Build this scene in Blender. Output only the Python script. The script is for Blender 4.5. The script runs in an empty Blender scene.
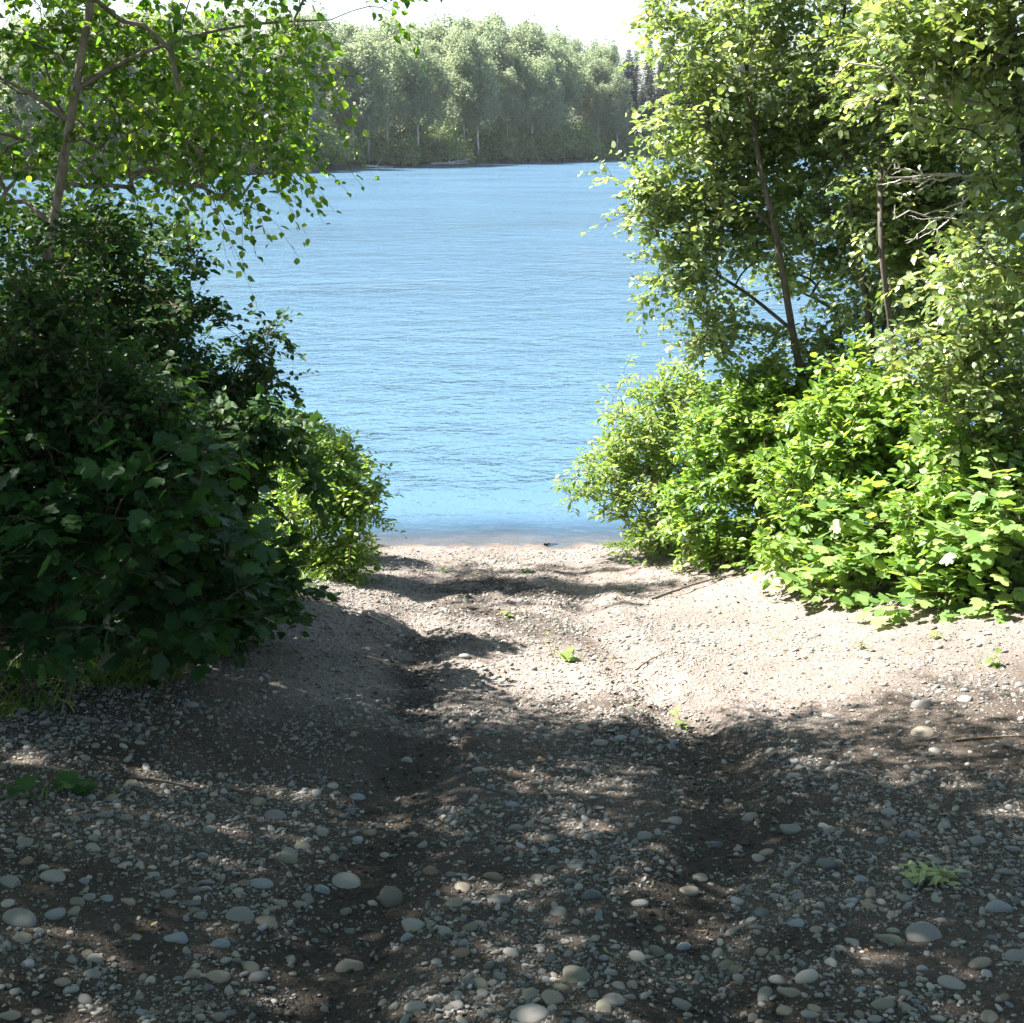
import bpy, math, random
import numpy as np

# ------------------------------------------------------------------ camera, sky, sun, exposure
scene = bpy.context.scene
col = scene.collection
F = 1250.0                      # focal length in pixels of a 1024 wide picture
PITCH = math.atan(381.0 / F)    # below the horizontal
CAM = np.array([0.0, 0.0, 4.5])
cd = bpy.data.cameras.new('camera')
cam = bpy.data.objects.new('camera', cd)
col.objects.link(cam)
cam.location = CAM
cam.rotation_euler = (math.pi / 2 - PITCH, 0, 0)
cd.sensor_width = 36.0
cd.lens = F / 1024 * 36.0
cd.clip_start = 0.05
cd.clip_end = 3000
scene.camera = cam

SUN_AZ = math.radians(-70)      # from +Y, negative = to the left
SUN_EL = math.radians(51)
SUN_DIR = np.array([math.sin(SUN_AZ) * math.cos(SUN_EL), math.cos(SUN_AZ) * math.cos(SUN_EL), math.sin(SUN_EL)])
world = bpy.data.worlds.new('World')
scene.world = world
world.use_nodes = True
wn = world.node_tree
sky = wn.nodes.new('ShaderNodeTexSky')
sky.sky_type = 'NISHITA'
sky.sun_disc = False
sky.sun_elevation = SUN_EL
sky.sun_rotation = SUN_AZ
sky.air_density = 1.0
sky.dust_density = 1.0
sky.ozone_density = 1.2
bg = wn.nodes['Background']
bg.inputs['Strength'].default_value = 0.05
wn.links.new(sky.outputs[0], bg.inputs[0])

ld = bpy.data.lights.new('sun', 'SUN')
ld.energy = 5.0
ld.angle = math.radians(0.53)
ld.color = (1.0, 0.955, 0.90)
sun = bpy.data.objects.new('sun', ld)
col.objects.link(sun)
from mathutils import Vector
sun.rotation_euler = Vector(SUN_DIR).to_track_quat('Z', 'Y').to_euler()
sun.location = (-20, 20, 40)

scene.view_settings.view_transform = 'Standard'
scene.view_settings.look = 'None'
scene.view_settings.gamma = 1.0
scene.view_settings.use_curve_mapping = False
scene.view_settings.exposure = 2.4
scene.cycles.max_bounces = 8
scene.cycles.diffuse_bounces = 3
scene.cycles.transmission_bounces = 6
scene.cycles.transparent_max_bounces = 16
scene.cycles.sample_clamp_indirect = 6.0
scene.cycles.use_denoising = True
scene.cycles.use_adaptive_sampling = True
scene.cycles.adaptive_threshold = 0.015

RS = np.random.RandomState(7)

# ------------------------------------------------------------------ pixel <-> world helpers (real distances in metres)
def ray(px, py):
    u = (px - 512.0) / F
    v = (511.5 - py) / F
    return np.array([u, math.cos(PITCH) + v * math.sin(PITCH), -math.sin(PITCH) + v * math.cos(PITCH)])

def W(px, py, Y):
    r = ray(px, py)
    return CAM + r * (Y / r[1])

def project(P):
    d = P - CAM
    dep = d[..., 1] * math.cos(PITCH) - d[..., 2] * math.sin(PITCH)
    up = d[..., 1] * math.sin(PITCH) + d[..., 2] * math.cos(PITCH)
    return 512 + F * d[..., 0] / dep, 511.5 - F * up / dep, dep

def unit(a):
    return a / np.maximum(np.linalg.norm(a, axis=-1, keepdims=True), 1e-9)

# ------------------------------------------------------------------ noise
def _hash(i, j, s):
    n = (i * 374761393 + j * 668265263 + s * 974634777) & 0xffffffff
    n = ((n ^ (n >> 13)) * 1274126177) & 0xffffffff
    return ((n ^ (n >> 16)) & 0xffffff) / float(0xffffff)

def vnoise(x, y, s=0):
    xi = np.floor(x).astype(np.int64); yi = np.floor(y).astype(np.int64)
    fx = x - xi; fy = y - yi
    fx = fx * fx * (3 - 2 * fx); fy = fy * fy * (3 - 2 * fy)
    a = _hash(xi, yi, s); b = _hash(xi + 1, yi, s); c = _hash(xi, yi + 1, s); d = _hash(xi + 1, yi + 1, s)
    return (a * (1 - fx) + b * fx) * (1 - fy) + (c * (1 - fx) + d * fx) * fy - 0.5

def fbm(x, y, s=0, o=4):
    t = 0; a = 1
    for k in range(o):
        t = t + a * vnoise(x * 2 ** k + 17.3 * k, y * 2 ** k - 9.1 * k, s + k)
        a *= 0.5
    return t

def sstep(a, b, x):
    t = np.clip((x - a) / (b - a), 0, 1)
    return t * t * (3 - 2 * t)

# ------------------------------------------------------------------ terrain
SHORE = 13.4
FX = np.array([-600, -51, -33, -20, 8, 27, 60, 600.0])
FY = np.array([60, 126, 134, 162, 200, 222, 240, 330.0])
def left_edge(y):   # where the open track ends and the growth begins
    return np.interp(y, [-4, 3.5, 4.6, 5.6, 8, 11, 13.5, 20], [-4.4, -4.0, -2.8, -1.9, -1.6, -1.65, -1.5, -1.4])
def right_edge(y):
    return np.interp(y, [-4, 4, 6.5, 8.1, 10, 11.5, 13.5, 20], [5.0, 4.6, 4.2, 3.6, 2.35, 1.7, 1.05, 1.0])
def rut_left(y):
    return np.interp(y, [0, 4, 6, 9, 13], [-0.62, -0.50, -0.55, -0.72, -0.85])
def rut_right(y):
    return np.interp(y, [0, 3.2, 4.2, 5.6, 9, 13], [0.35, 0.55, 0.88, 0.92, 0.60, 0.55])

def height(x, y, fine=True):
    x = np.asarray(x, float); y = np.asarray(y, float)
    z = np.where(y < 0, 2.85 + 0.10 * np.minimum(-y, 12), 2.85 * (1 - y / SHORE))
    z = np.where(y > SHORE, -0.15 * (y - SHORE), z)
    z = np.maximum(z, -2.6)
    z = z - 0.10 * np.sin(np.clip(y / SHORE, 0, 1) * math.pi) * 0.6
    le = left_edge(y); re = right_edge(y)
    land = sstep(14.0, 11.0, y)
    z = z + land * (0.34 * sstep(0.2, -1.6, x - le + 0.35) + 0.42 * sstep(-1.2, 1.3, x - re))
    bowl = sstep(13.0, 9.0, y) * sstep(-1, 2.5, y)
    z = z + bowl * (0.27 * sstep(.9, 3.9, x) + 0.26 * sstep(-.5, -2.0, x))
    z = z + land * 1.2 * sstep(5, 40, np.abs(x))
    # far bank
    yf = np.interp(x, FX, FY) + 2.5 * fbm(x * 0.06, y * 0.0, 5, 3)
    d = y - yf
    far = np.where(d < 0, -2.6 + 2.6 * sstep(-14, 0, d), 1.1 * sstep(0, 2.2, d) + 1.7 * sstep(2, 16, d) + np.maximum(d - 10, 0) * 0.055)
    far = np.where(d > 150, far.clip(None, 12 + 0 * d), far)
    z = np.where(d > -14, np.maximum(z, far), z)
    if fine:
        near = sstep(40, 16, y) * sstep(-10, -2, y) * sstep(14, 6, np.abs(x))
        soft = sstep(15.5, 12.6, y)
        n = 0.04 * fbm(x * 0.9, y * 0.9, 1, 3) * (0.15 + 0.85 * soft)
        for rf, dp in ((rut_left, 0.036), (rut_right, 0.045)):
            q = (x - rf(y) + 0.10 * fbm(y * 1.1, x * 0 + 3.3, 9, 2))
            a = sstep(12.6, 9.0, y) * 0.7 + 0.3 * soft
            n = n - dp * a * np.exp(-(q / 0.16) ** 2) + 0.6 * dp * a * np.exp(-((np.abs(q) - 0.30) / 0.12) ** 2)
        rough = 0.55 + 0.9 * sstep(0.0, 0.28, fbm(x * 0.8, y * 0.8, 31, 2)) 
        n = n + 0.022 * rough * fbm(x * 6, y * 6, 12, 4) * (0.3 + 0.7 * soft)
        n = n + 0.010 * fbm(x * 22, y * 22, 14, 2) * sstep(5, 7, y) * soft
        clod = np.exp(-((x - 0.75) / 0.45) ** 2 - ((y - 6.6) / 0.9) ** 2) + 0.8 * np.exp(-((x + 0.2) / 0.7) ** 2 - ((y - 10.2) / 1.3) ** 2)
        n = n + clod * 0.05 * fbm(x * 9, y * 9, 40, 3)
        n = n + .035 * fbm(x * 1.7, y * .8, 23, 3) * np.exp(-((y - 13.4) / .8) ** 2)
        z = z + near * n
    return z

def H(x, y):
    return float(height(np.array([x]), np.array([y]))[0])

def G(px, py):
    """the ground point seen at a pixel"""
    r = ray(px, py); t = 1.2
    while t < 30:
        p = CAM + r * t
        if p[2] < H(p[0], p[1]): break
        t += 0.02
    return CAM + r * t

# ------------------------------------------------------------------ mesh helpers
def mesh(name, V, Fs, smooth=True, attrs=None):
    """V (n,3); Fs: list of (m,k) index arrays"""
    me = bpy.data.meshes.new(name)
    V = np.asarray(V, np.float32)
    me.vertices.add(len(V)); me.vertices.foreach_set('co', V.ravel())
    loops = np.concatenate([f.ravel() for f in Fs]).astype(np.int32)
    sizes = np.concatenate([np.full(len(f), f.shape[1], np.int32) for f in Fs])
    starts = np.concatenate([[0], np.cumsum(sizes)[:-1]]).astype(np.int32)
    me.loops.add(len(loops)); me.loops.foreach_set('vertex_index', loops)
    me.polygons.add(len(sizes)); me.polygons.foreach_set('loop_start', starts)
    me.update(calc_edges=True)
    if smooth:
        me.polygons.foreach_set('use_smooth', np.ones(len(sizes), bool))
    for k, a in (attrs or {}).items():
        at = me.attributes.new(k, 'FLOAT', 'POINT')
        at.data.foreach_set('value', np.asarray(a, np.float32))
    return me

def link(name, me, mat, parent=None, loc=None):
    o = bpy.data.objects.new(name, me)
    col.objects.link(o)
    if mat is not None and len(me.materials) == 0:
        me.materials.append(mat)
    if parent is not None: o.parent = parent
    if loc is not None: o.location = loc
    return o

def thing(name, label, cat, loc=(0, 0, 0), group=None):
    o = bpy.data.objects.new(name, None)
    o.empty_display_size = 0.2
    col.objects.link(o); o.location = loc
    o['label'] = label; o['category'] = cat
    if group: o['group'] = group
    return o

def tag(o, label=None, cat=None, group=None, kind=None):
    if label: o['label'] = label
    if cat: o['category'] = cat
    if group: o['group'] = group
    if kind: o['kind'] = kind
    return o

# ------------------------------------------------------------------ materials
def newmat(name):
    m = bpy.data.materials.new(name); m.use_nodes = True
    nt = m.node_tree; nt.nodes.clear()
    out = nt.nodes.new('ShaderNodeOutputMaterial')
    return m, nt, out

def N(nt, t, **kw):
    n = nt.nodes.new(t)
    for k, v in kw.items():
        if k == 'inp':
            for a, b in v.items(): n.inputs[a].default_value = b
        else: setattr(n, k, v)
    return n

def ramp(nt, stops, interp='LINEAR'):
    r = nt.nodes.new('ShaderNodeValToRGB'); r.color_ramp.interpolation = interp
    e = r.color_ramp.elements
    while len(e) > 1: e.remove(e[-1])
    e[0].position = stops[0][0]; e[0].color = (*stops[0][1], 1)
    for p, c in stops[1:]:
        k = e.new(p); k.color = (*c, 1)
    return r

def leaf_mat(name, cols, trans, tf=0.42, rough=0.42, spec=0.5):
    m, nt, out = newmat(name)
    at = N(nt, 'ShaderNodeAttribute', attribute_name='rnd')
    k = len(cols)
    r = ramp(nt, [(i / (k - 1), c) for i, c in enumerate(cols)])
    nt.links.new(at.outputs['Fac'], r.inputs[0])
    p = N(nt, 'ShaderNodeBsdfPrincipled', inp={'Roughness': rough, 'Specular IOR Level': spec})
    nt.links.new(r.outputs[0], p.inputs['Base Color'])
    t = N(nt, 'ShaderNodeBsdfTranslucent')
    mx = N(nt, 'ShaderNodeMix', data_type='RGBA', blend_type='MULTIPLY')
    mx.inputs[0].default_value = 1.0
    nt.links.new(r.outputs[0], mx.inputs[6]); mx.inputs[7].default_value = (*trans, 1)
    nt.links.new(mx.outputs[2], t.inputs[0])
    s = N(nt, 'ShaderNodeMixShader'); s.inputs[0].default_value = tf
    nt.links.new(p.outputs[0], s.inputs[1]); nt.links.new(t.outputs[0], s.inputs[2])
    nt.links.new(s.outputs[0], out.inputs[0])
    return m

def bark_mat(name, c1, c2, scale=30, stretch=0.25, bump=0.4):
    m, nt, out = newmat(name)
    tc = N(nt, 'ShaderNodeTexCoord')
    mp = N(nt, 'ShaderNodeMapping'); mp.inputs['Scale'].default_value = (1, 1, stretch)
    nt.links.new(tc.outputs['Object'], mp.inputs[0])
    nz = N(nt, 'ShaderNodeTexNoise', inp={'Scale': scale, 'Detail': 6.0, 'Roughness': 0.65})
    nt.links.new(mp.outputs[0], nz.inputs[0])
    r = ramp(nt, [(0.32, c1), (0.62, c2)])
    nt.links.new(nz.outputs[0], r.inputs[0])
    p = N(nt, 'ShaderNodeBsdfPrincipled', inp={'Roughness': 0.85, 'Specular IOR Level': 0.25})
    nt.links.new(r.outputs[0], p.inputs['Base Color'])
    b = N(nt, 'ShaderNodeBump', inp={'Strength': bump, 'Distance': 0.01})
    nt.links.new(nz.outputs[0], b.inputs['Height']); nt.links.new(b.outputs[0], p.inputs['Normal'])
    nt.links.new(p.outputs[0], out.inputs[0])
    return m

TR = (2.6, 2.3, 0.9)
M = {}
M['leaf_birch'] = leaf_mat('birch_leaves', [(.03, .085, .018), (.07, .15, .028), (.12, .20, .035), (.24, .32, .07)], (2.1, 2.1, .75), .52)
M['leaf_alder'] = leaf_mat('alder_leaves', [(.08, .14, .04), (.16, .225, .085), (.28, .33, .17)], (1.8, 1.7, .8), .44, .34, .9)
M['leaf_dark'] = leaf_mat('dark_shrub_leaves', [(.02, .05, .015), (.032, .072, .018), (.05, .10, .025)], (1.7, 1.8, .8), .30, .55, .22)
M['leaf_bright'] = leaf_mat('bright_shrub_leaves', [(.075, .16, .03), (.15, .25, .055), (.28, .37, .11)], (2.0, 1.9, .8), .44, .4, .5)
M['leaf_willow'] = leaf_mat('willow_leaves', [(.10, .17, .04), (.17, .25, .07), (.27, .32, .12)], (1.9, 1.9, .8), .40, .4, .5)
M['leaf_big'] = leaf_mat('shaded_thimbleberry_leaves', [(.018, .055, .016), (.035, .09, .026), (.055, .12, .035)], (2.0, 2.0, .8), .40, .5, .4)  # shaded copy of the broad leaf, shade put into the green
M['leaf_biglit'] = leaf_mat('sunlit_broad_leaves', [(.09, .18, .05), (.17, .27, .09), (.29, .38, .15)], (2.0, 1.9, .7), .42, .38, .55)  # lit copy of the broad leaf, sunlight put into the green
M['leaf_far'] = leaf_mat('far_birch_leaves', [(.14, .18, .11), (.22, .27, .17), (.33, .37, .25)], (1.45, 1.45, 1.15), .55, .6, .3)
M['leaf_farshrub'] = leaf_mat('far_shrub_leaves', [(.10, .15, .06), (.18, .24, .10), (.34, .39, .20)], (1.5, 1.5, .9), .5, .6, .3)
M['needle'] = leaf_mat('spruce_needles', [(.018, .032, .02), (.03, .05, .028)], (1, 1, .7), .15, .6, .3)
M['grass'] = leaf_mat('grass_blades', [(.06, .12, .025), (.10, .18, .035), (.20, .24, .08)], (1.8, 1.7, .7), .40, .45, .4)
M['dead_leaf'] = leaf_mat('withered_leaves', [(.34, .38, .17), (.42, .45, .24), (.30, .34, .14)], (1.2, 1.2, .8), .3, .6, .3)
M['bark_birch'] = bark_mat('birch_bark', (.10, .075, .06), (.33, .27, .22), 22, .5)
M['bark_dark'] = bark_mat('alder_bark', (.05, .042, .035), (.13, .11, .09), 30, .3)
M['bark_twig'] = bark_mat('twig_bark', (.07, .05, .035), (.15, .11, .075), 40, .3)
M['bark_pale'] = bark_mat('dead_wood', (.30, .27, .23), (.52, .48, .42), 40, .2)
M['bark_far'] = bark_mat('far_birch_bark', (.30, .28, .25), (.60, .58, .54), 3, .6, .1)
M['bark_spruce'] = bark_mat('spruce_bark', (.06, .045, .035), (.12, .09, .07), 6, .3)

def stone_mat(name, c1, c2, attr=None, wet=0.0):
    m, nt, out = newmat(name)
    tc = N(nt, 'ShaderNodeTexCoord')
    nz = N(nt, 'ShaderNodeTexNoise', inp={'Scale': 28.0 if attr is None else 60.0, 'Detail': 8.0, 'Roughness': 0.7})
    nt.links.new(tc.outputs['Object'], nz.inputs[0])
    if attr is None:
        r = ramp(nt, [(0.35, c1), (0.66, c2)])
        nt.links.new(nz.outputs[0], r.inputs[0]); csock = r.outputs[0]
    else:
        at = N(nt, 'ShaderNodeAttribute', attribute_name='rnd')
        r = ramp(nt, attr, 'LINEAR'); nt.links.new(at.outputs['Fac'], r.inputs[0])
        r2 = ramp(nt, [(0.3, (.72, .72, .72)), (0.7, (1.15, 1.15, 1.15))])
        nt.links.new(nz.outputs[0], r2.inputs[0])
        mx = N(nt, 'ShaderNodeMix', data_type='RGBA', blend_type='MULTIPLY'); mx.inputs[0].default_value = 1
        nt.links.new(r.outputs[0], mx.inputs[6]); nt.links.new(r2.outputs[0], mx.inputs[7]); csock = mx.outputs[2]
    # dust and dried silt lying on the lower half of each stone
    p = N(nt, 'ShaderNodeBsdfPrincipled', inp={'Roughness': 0.72, 'Specular IOR Level': 0.35})
    nt.links.new(csock, p.inputs['Base Color'])
    b = N(nt, 'ShaderNodeBump', inp={'Strength': 0.25, 'Distance': 0.004})
    nt.links.new(nz.outputs[0], b.inputs['Height']); nt.links.new(b.outputs[0], p.inputs['Normal'])
    nt.links.new(p.outputs[0], out.inputs[0])
    return m
STONE = {
    'grey': stone_mat('grey_stone', (.12, .115, .105), (.23, .22, .20)),
    'bluish': stone_mat('bluish_stone', (.14, .15, .158), (.245, .26, .27)),
    'tan': stone_mat('tan_stone', (.16, .135, .10), (.27, .235, .18)),
    'pale': stone_mat('pale_stone', (.18, .17, .15), (.29, .275, .245)),
    'olive': stone_mat('olive_stone', (.10, .095, .07), (.19, .18, .135)),
    'dark': stone_mat('dark_stone', (.07, .073, .076), (.14, .143, .147)),
    'brown': stone_mat('brown_stone', (.12, .088, .06), (.21, .16, .115)),
}
M['gravel'] = stone_mat('gravel_stone', None, None, attr=[(0, (.09, .085, .075)), (.2, (.14, .135, .12)), (.4, (.20, .195, .18)), (.55, (.15, .158, .158)), (.7, (.23, .20, .155)), (.85, (.26, .24, .21)), (1, (.36, .33, .29))])
M['clod'] = stone_mat('dry_earth', (.16, .125, .10), (.32, .265, .22))

# ground: dusty pinkish gravel and silt, darker loose soil in the wheel ruts
m, nt, out = newmat('gravelly_earth'); M['ground'] = m
tc = N(nt, 'ShaderNodeTexCoord')
P = tc.outputs['Object']
n1 = N(nt, 'ShaderNodeTexNoise', inp={'Scale': 1.3, 'Detail': 6.0, 'Roughness': 0.6}); nt.links.new(P, n1.inputs[0])
n2 = N(nt, 'ShaderNodeTexNoise', inp={'Scale': 55.0, 'Detail': 6.0, 'Roughness': 0.75}); nt.links.new(P, n2.inputs[0])
vo = N(nt, 'ShaderNodeTexVoronoi', inp={'Scale': 52.0, 'Randomness': 1.0}); nt.links.new(P, vo.inputs[0])
vo2 = N(nt, 'ShaderNodeTexVoronoi', inp={'Scale': 110.0, 'Randomness': 1.0}); nt.links.new(P, vo2.inputs[0])
soil = N(nt, 'ShaderNodeAttribute', attribute_name='soil')
moss = N(nt, 'ShaderNodeAttribute', attribute_name='litter')
r_dust = ramp(nt, [(0.25, (.12, .095, .08)), (0.5, (.225, .187, .165)), (0.75, (.32, .275, .248))]); nt.links.new(n2.outputs[0], r_dust.inputs[0])
r_peb = ramp(nt, [(0.0, (.09, .082, .075)), (0.35, (.19, .178, .165)), (0.7, (.27, .24, .21)), (1.0, (.38, .35, .32))]); nt.links.new(vo.outputs['Color'], r_peb.inputs[0])
pebmask = ramp(nt, [(0.30, (1, 1, 1)), (0.55, (0, 0, 0))]); nt.links.new(vo.outputs['Distance'], pebmask.inputs[0])
def mixc(f, a, b, typ='MIX'):
    x = N(nt, 'ShaderNodeMix', data_type='RGBA', blend_type=typ)
    for s, v in ((0, f), (6, a), (7, b)):
        if hasattr(v, 'links'): nt.links.new(v, x.inputs[s])
        elif isinstance(v, (int, float)): x.inputs[s].default_value = v
        else: x.inputs[s].default_value = (*v, 1)
    return x.outputs[2]
c = mixc(pebmask.outputs[0], r_dust.outputs[0], r_peb.outputs[0])
big = ramp(nt, [(0.35, (.66, .63, .61)), (0.65, (.96, .94, .92))]); nt.links.new(n1.outputs[0], big.inputs[0])
c = mixc(1.0, c, big.outputs[0], 'MULTIPLY')
r_soil = ramp(nt, [(0.3, (.018, .0145, .011)), (0.7, (.060, .049, .038))]); nt.links.new(n2.outputs[0], r_soil.inputs[0])
shadowed = N(nt, 'ShaderNodeAttribute', attribute_name='shadowed')
c = mixc(shadowed.outputs['Fac'], c, mixc(1.0, c, (.40, .38, .35), 'MULTIPLY'))  # darker foreground gravel, deepened in colour where the canopy shades it
c = mixc(soil.outputs['Fac'], c, r_soil.outputs[0])
r_lit = ramp(nt, [(0.3, (.012, .015, .007)), (0.7, (.032, .034, .016))]); nt.links.new(n2.outputs[0], r_lit.inputs[0])
c = mixc(moss.outputs['Fac'], c, r_lit.outputs[0])
wet = N(nt, 'ShaderNodeAttribute', attribute_name='wet')
c = mixc(wet.outputs['Fac'], c, mixc(1.0, c, (.66, .63, .60), 'MULTIPLY'))
p = N(nt, 'ShaderNodeBsdfPrincipled', inp={'Roughness': 0.9, 'Specular IOR Level': 0.2})
nt.links.new(c, p.inputs['Base Color'])
def math_(op, a, b):
    x = N(nt, 'ShaderNodeMath', operation=op)
    for i, v in enumerate((a, b)):
        if hasattr(v, 'links'): nt.links.new(v, x.inputs[i])
        else: x.inputs[i].default_value = v
    return x.outputs[0]
h = math_('ADD', math_('MULTIPLY', n2.outputs[0], 0.7), math_('MULTIPLY', vo.outputs['Distance'], -1.0))
h = math_('ADD', h, math_('MULTIPLY', vo2.outputs['Distance'], -0.5))
b = N(nt, 'ShaderNodeBump', inp={'Strength': 0.9, 'Distance': 0.010}); nt.links.new(h, b.inputs['Height'])
nt.links.new(b.outputs[0], p.inputs['Normal']); nt.links.new(p.outputs[0], out.inputs[0])

# river water
m, nt, out = newmat('river_water'); M['water'] = m
tc = N(nt, 'ShaderNodeTexCoord')
def wave(scale, sx, sy, rot, det=3.0, rough=.55):
    mp = N(nt, 'ShaderNodeMapping'); mp.inputs['Scale'].default_value = (sx, sy, 1); mp.inputs['Rotation'].default_value = (0, 0, rot)
    nt.links.new(tc.outputs['Object'], mp.inputs[0])
    w = N(nt, 'ShaderNodeTexNoise', inp={'Scale': scale, 'Detail': det, 'Roughness': rough, 'Distortion': 0.3}); nt.links.new(mp.outputs[0], w.inputs[0])
    return w.outputs[0]
w1 = wave(0.8, 0.8, 1.25, 0.35, 5.0, .6)
w2 = wave(5.0, 0.8, 1.15, -0.3, 3.0)
w3 = wave(0.12, 0.5, 1.0, 0.1, 2.0)
calm = N(nt, 'ShaderNodeAttribute', attribute_name='calm')
r3 = ramp(nt, [(0.35, (.45, .45, .45)), (0.65, (.95, .95, .95))]); nt.links.new(w3, r3.inputs[0])
amp = r3.outputs[0]
hh = math_('ADD', math_('MULTIPLY', w1, 0.23), math_('MULTIPLY', w2, 0.06))
hh = math_('MULTIPLY', hh, amp)
hh = math_('MULTIPLY', hh, calm.outputs['Fac'])
b = N(nt, 'ShaderNodeBump', inp={'Strength': 1.0, 'Distance': 1.0}); nt.links.new(hh, b.inputs['Height'])
gl = N(nt, 'ShaderNodeBsdfGlossy', inp={'Roughness': 0.07}); gl.inputs['Color'].default_value = (.97, .99, 1, 1)
nt.links.new(b.outputs[0], gl.inputs['Normal'])
deep = N(nt, 'ShaderNodeBsdfDiffuse'); deep.inputs['Color'].default_value = (.062, .122, .178, 1)
tr = N(nt, 'ShaderNodeBsdfTransparent'); tr.inputs['Color'].default_value = (.86, .90, .88, 1)
shal = N(nt, 'ShaderNodeAttribute', attribute_name='shallow')
body = N(nt, 'ShaderNodeMixShader'); nt.links.new(shal.outputs['Fac'], body.inputs[0])
nt.links.new(deep.outputs[0], body.inputs[1]); nt.links.new(tr.outputs[0], body.inputs[2])
fr = N(nt, 'ShaderNodeFresnel', inp={'IOR': 1.33}); nt.links.new(b.outputs[0], fr.inputs['Normal'])
mx = N(nt, 'ShaderNodeMixShader'); nt.links.new(fr.outputs[0], mx.inputs[0]); nt.links.new(body.outputs[0], mx.inputs[1]); nt.links.new(gl.outputs[0], mx.inputs[2])
nt.links.new(mx.outputs[0], out.inputs[0])

# ------------------------------------------------------------------ ground and river
def axis(parts):
    out_ = []
    for a, b_, s in parts: out_.append(np.arange(a, b_, s))
    return np.unique(np.round(np.concatenate(out_), 4))
gx = axis([(-900, -100, 100), (-100, -40, 5), (-40, -8, 1.6), (-8, -3.4, .2), (-3.4, 4.6, .034), (4.6, 8, .2), (8, 40, 1.6), (40, 100, 5), (100, 901, 100)])
gy = axis([(-300, -40, 40), (-40, -6, 4), (-6, 1.6, .3), (1.6, 9, .034), (9, 15, .05), (15, 30, .6), (30, 110, 5), (110, 270, 2.5), (270, 400, 15), (400, 1801, 200)])
X, Y = np.meshgrid(gx, gy)
Z = height(X, Y)
V = np.stack([X, Y, Z], -1).reshape(-1, 3)
nx, ny = len(gx), len(gy)
I = np.arange(nx * ny).reshape(ny, nx)
Q = np.stack([I[:-1, :-1], I[:-1, 1:], I[1:, 1:], I[1:, :-1]], -1).reshape(-1, 4)
x, y = V[:, 0], V[:, 1]
def soilmask(x, y):
    s = 0
    n = fbm(x * 2.2, y * 2.2, 77, 4)
    for rf, w, s0, s1, a in ((rut_left, .20, 2, 8.6, .95), (rut_right, .25, 2, 6.3, 1.0)):
        q = (x - rf(y) + 0.10 * fbm(y * 1.1, x * 0 + 3.3, 9, 2)) / w
        s = s + 1.25 * a * np.exp(-q ** 2) * sstep(s1, s1 - 1.0, y) * sstep(-0.5, 0.0, n)
    s = s + 0.9 * sstep(0.12, 0.42, fbm(x * 1.3, y * 1.3, 51, 3)) * sstep(5.9, 4.6, y)
    # turned dark earth patches up the track
    s = s + 0.55 * np.exp(-((x + 0.25) / 0.9) ** 2 - ((y - 11.0) / 0.7) ** 2) * sstep(-.1, .3, n)
    s = s + .85 * np.exp(-((x + .15) / .75) ** 4) * sstep(7.4, 8.3, y) * sstep(12.9, 12.0, y) * sstep(-.12, .22, fbm(x * 2.6, y * 1.9, 71, 4))
    s = s + .9 * np.exp(-((x - .75) / .55) ** 2 - ((y - 3.35) / .45) ** 2) * sstep(-.35, .1, n)
    return np.clip(s, 0, 0.92)
le = left_edge(y); re = right_edge(y)
nn = 0.5 * fbm(x * 1.5, y * 1.5, 61, 4)
litter = np.maximum(sstep(0.25, -0.55, x - le + nn), sstep(0.05, .8, x - re + nn) * .9) * sstep(14.2, 13, y)
litter = np.maximum(litter, sstep(-1.5, 1.0, y - np.interp(x, FX, FY)) )
wetn = sstep(.065, .02, V[:, 2] + .05 * fbm(x * 2.0, y * 2.0, 91, 3)) * sstep(30, 20, y)
me = mesh('ground', V, [Q], True, {'wet': wetn, 'soil': soilmask(x, y), 'litter': litter, 'shadowed': sstep(6.5, 5.5, y + .9 * fbm(x * 1.4, y * 1.4, 66, 4) - .35 * np.clip(x - 1, 0, 3)) })
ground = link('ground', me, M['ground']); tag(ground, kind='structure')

wx = axis([(-900, -100, 100), (-100, -10, 5), (-10, 10, .5), (10, 100, 5), (100, 901, 100)])
wy = axis([(12.3, 16, .06), (16, 40, 1.0), (40, 340, 10)])
X, Y = np.meshgrid(wx, wy)
V = np.stack([X, Y, 0 * X], -1).reshape(-1, 3)
nx, ny = len(wx), len(wy); I = np.arange(nx * ny).reshape(ny, nx)
Q = np.stack([I[:-1, :-1], I[:-1, 1:], I[1:, 1:], I[1:, :-1]], -1).reshape(-1, 4)
dep = -height(V[:, 0], V[:, 1])
me = mesh('river', V, [Q], True, {'shallow': 0.88 * sstep(0.24, 0.0, dep), 'calm': 0.3 + 0.7 * sstep(0.02, 0.5, dep) + 1.6 * sstep(30, 180, V[:, 1])})
river = link('river', me, M['water']); tag(river, kind='structure')

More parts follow.
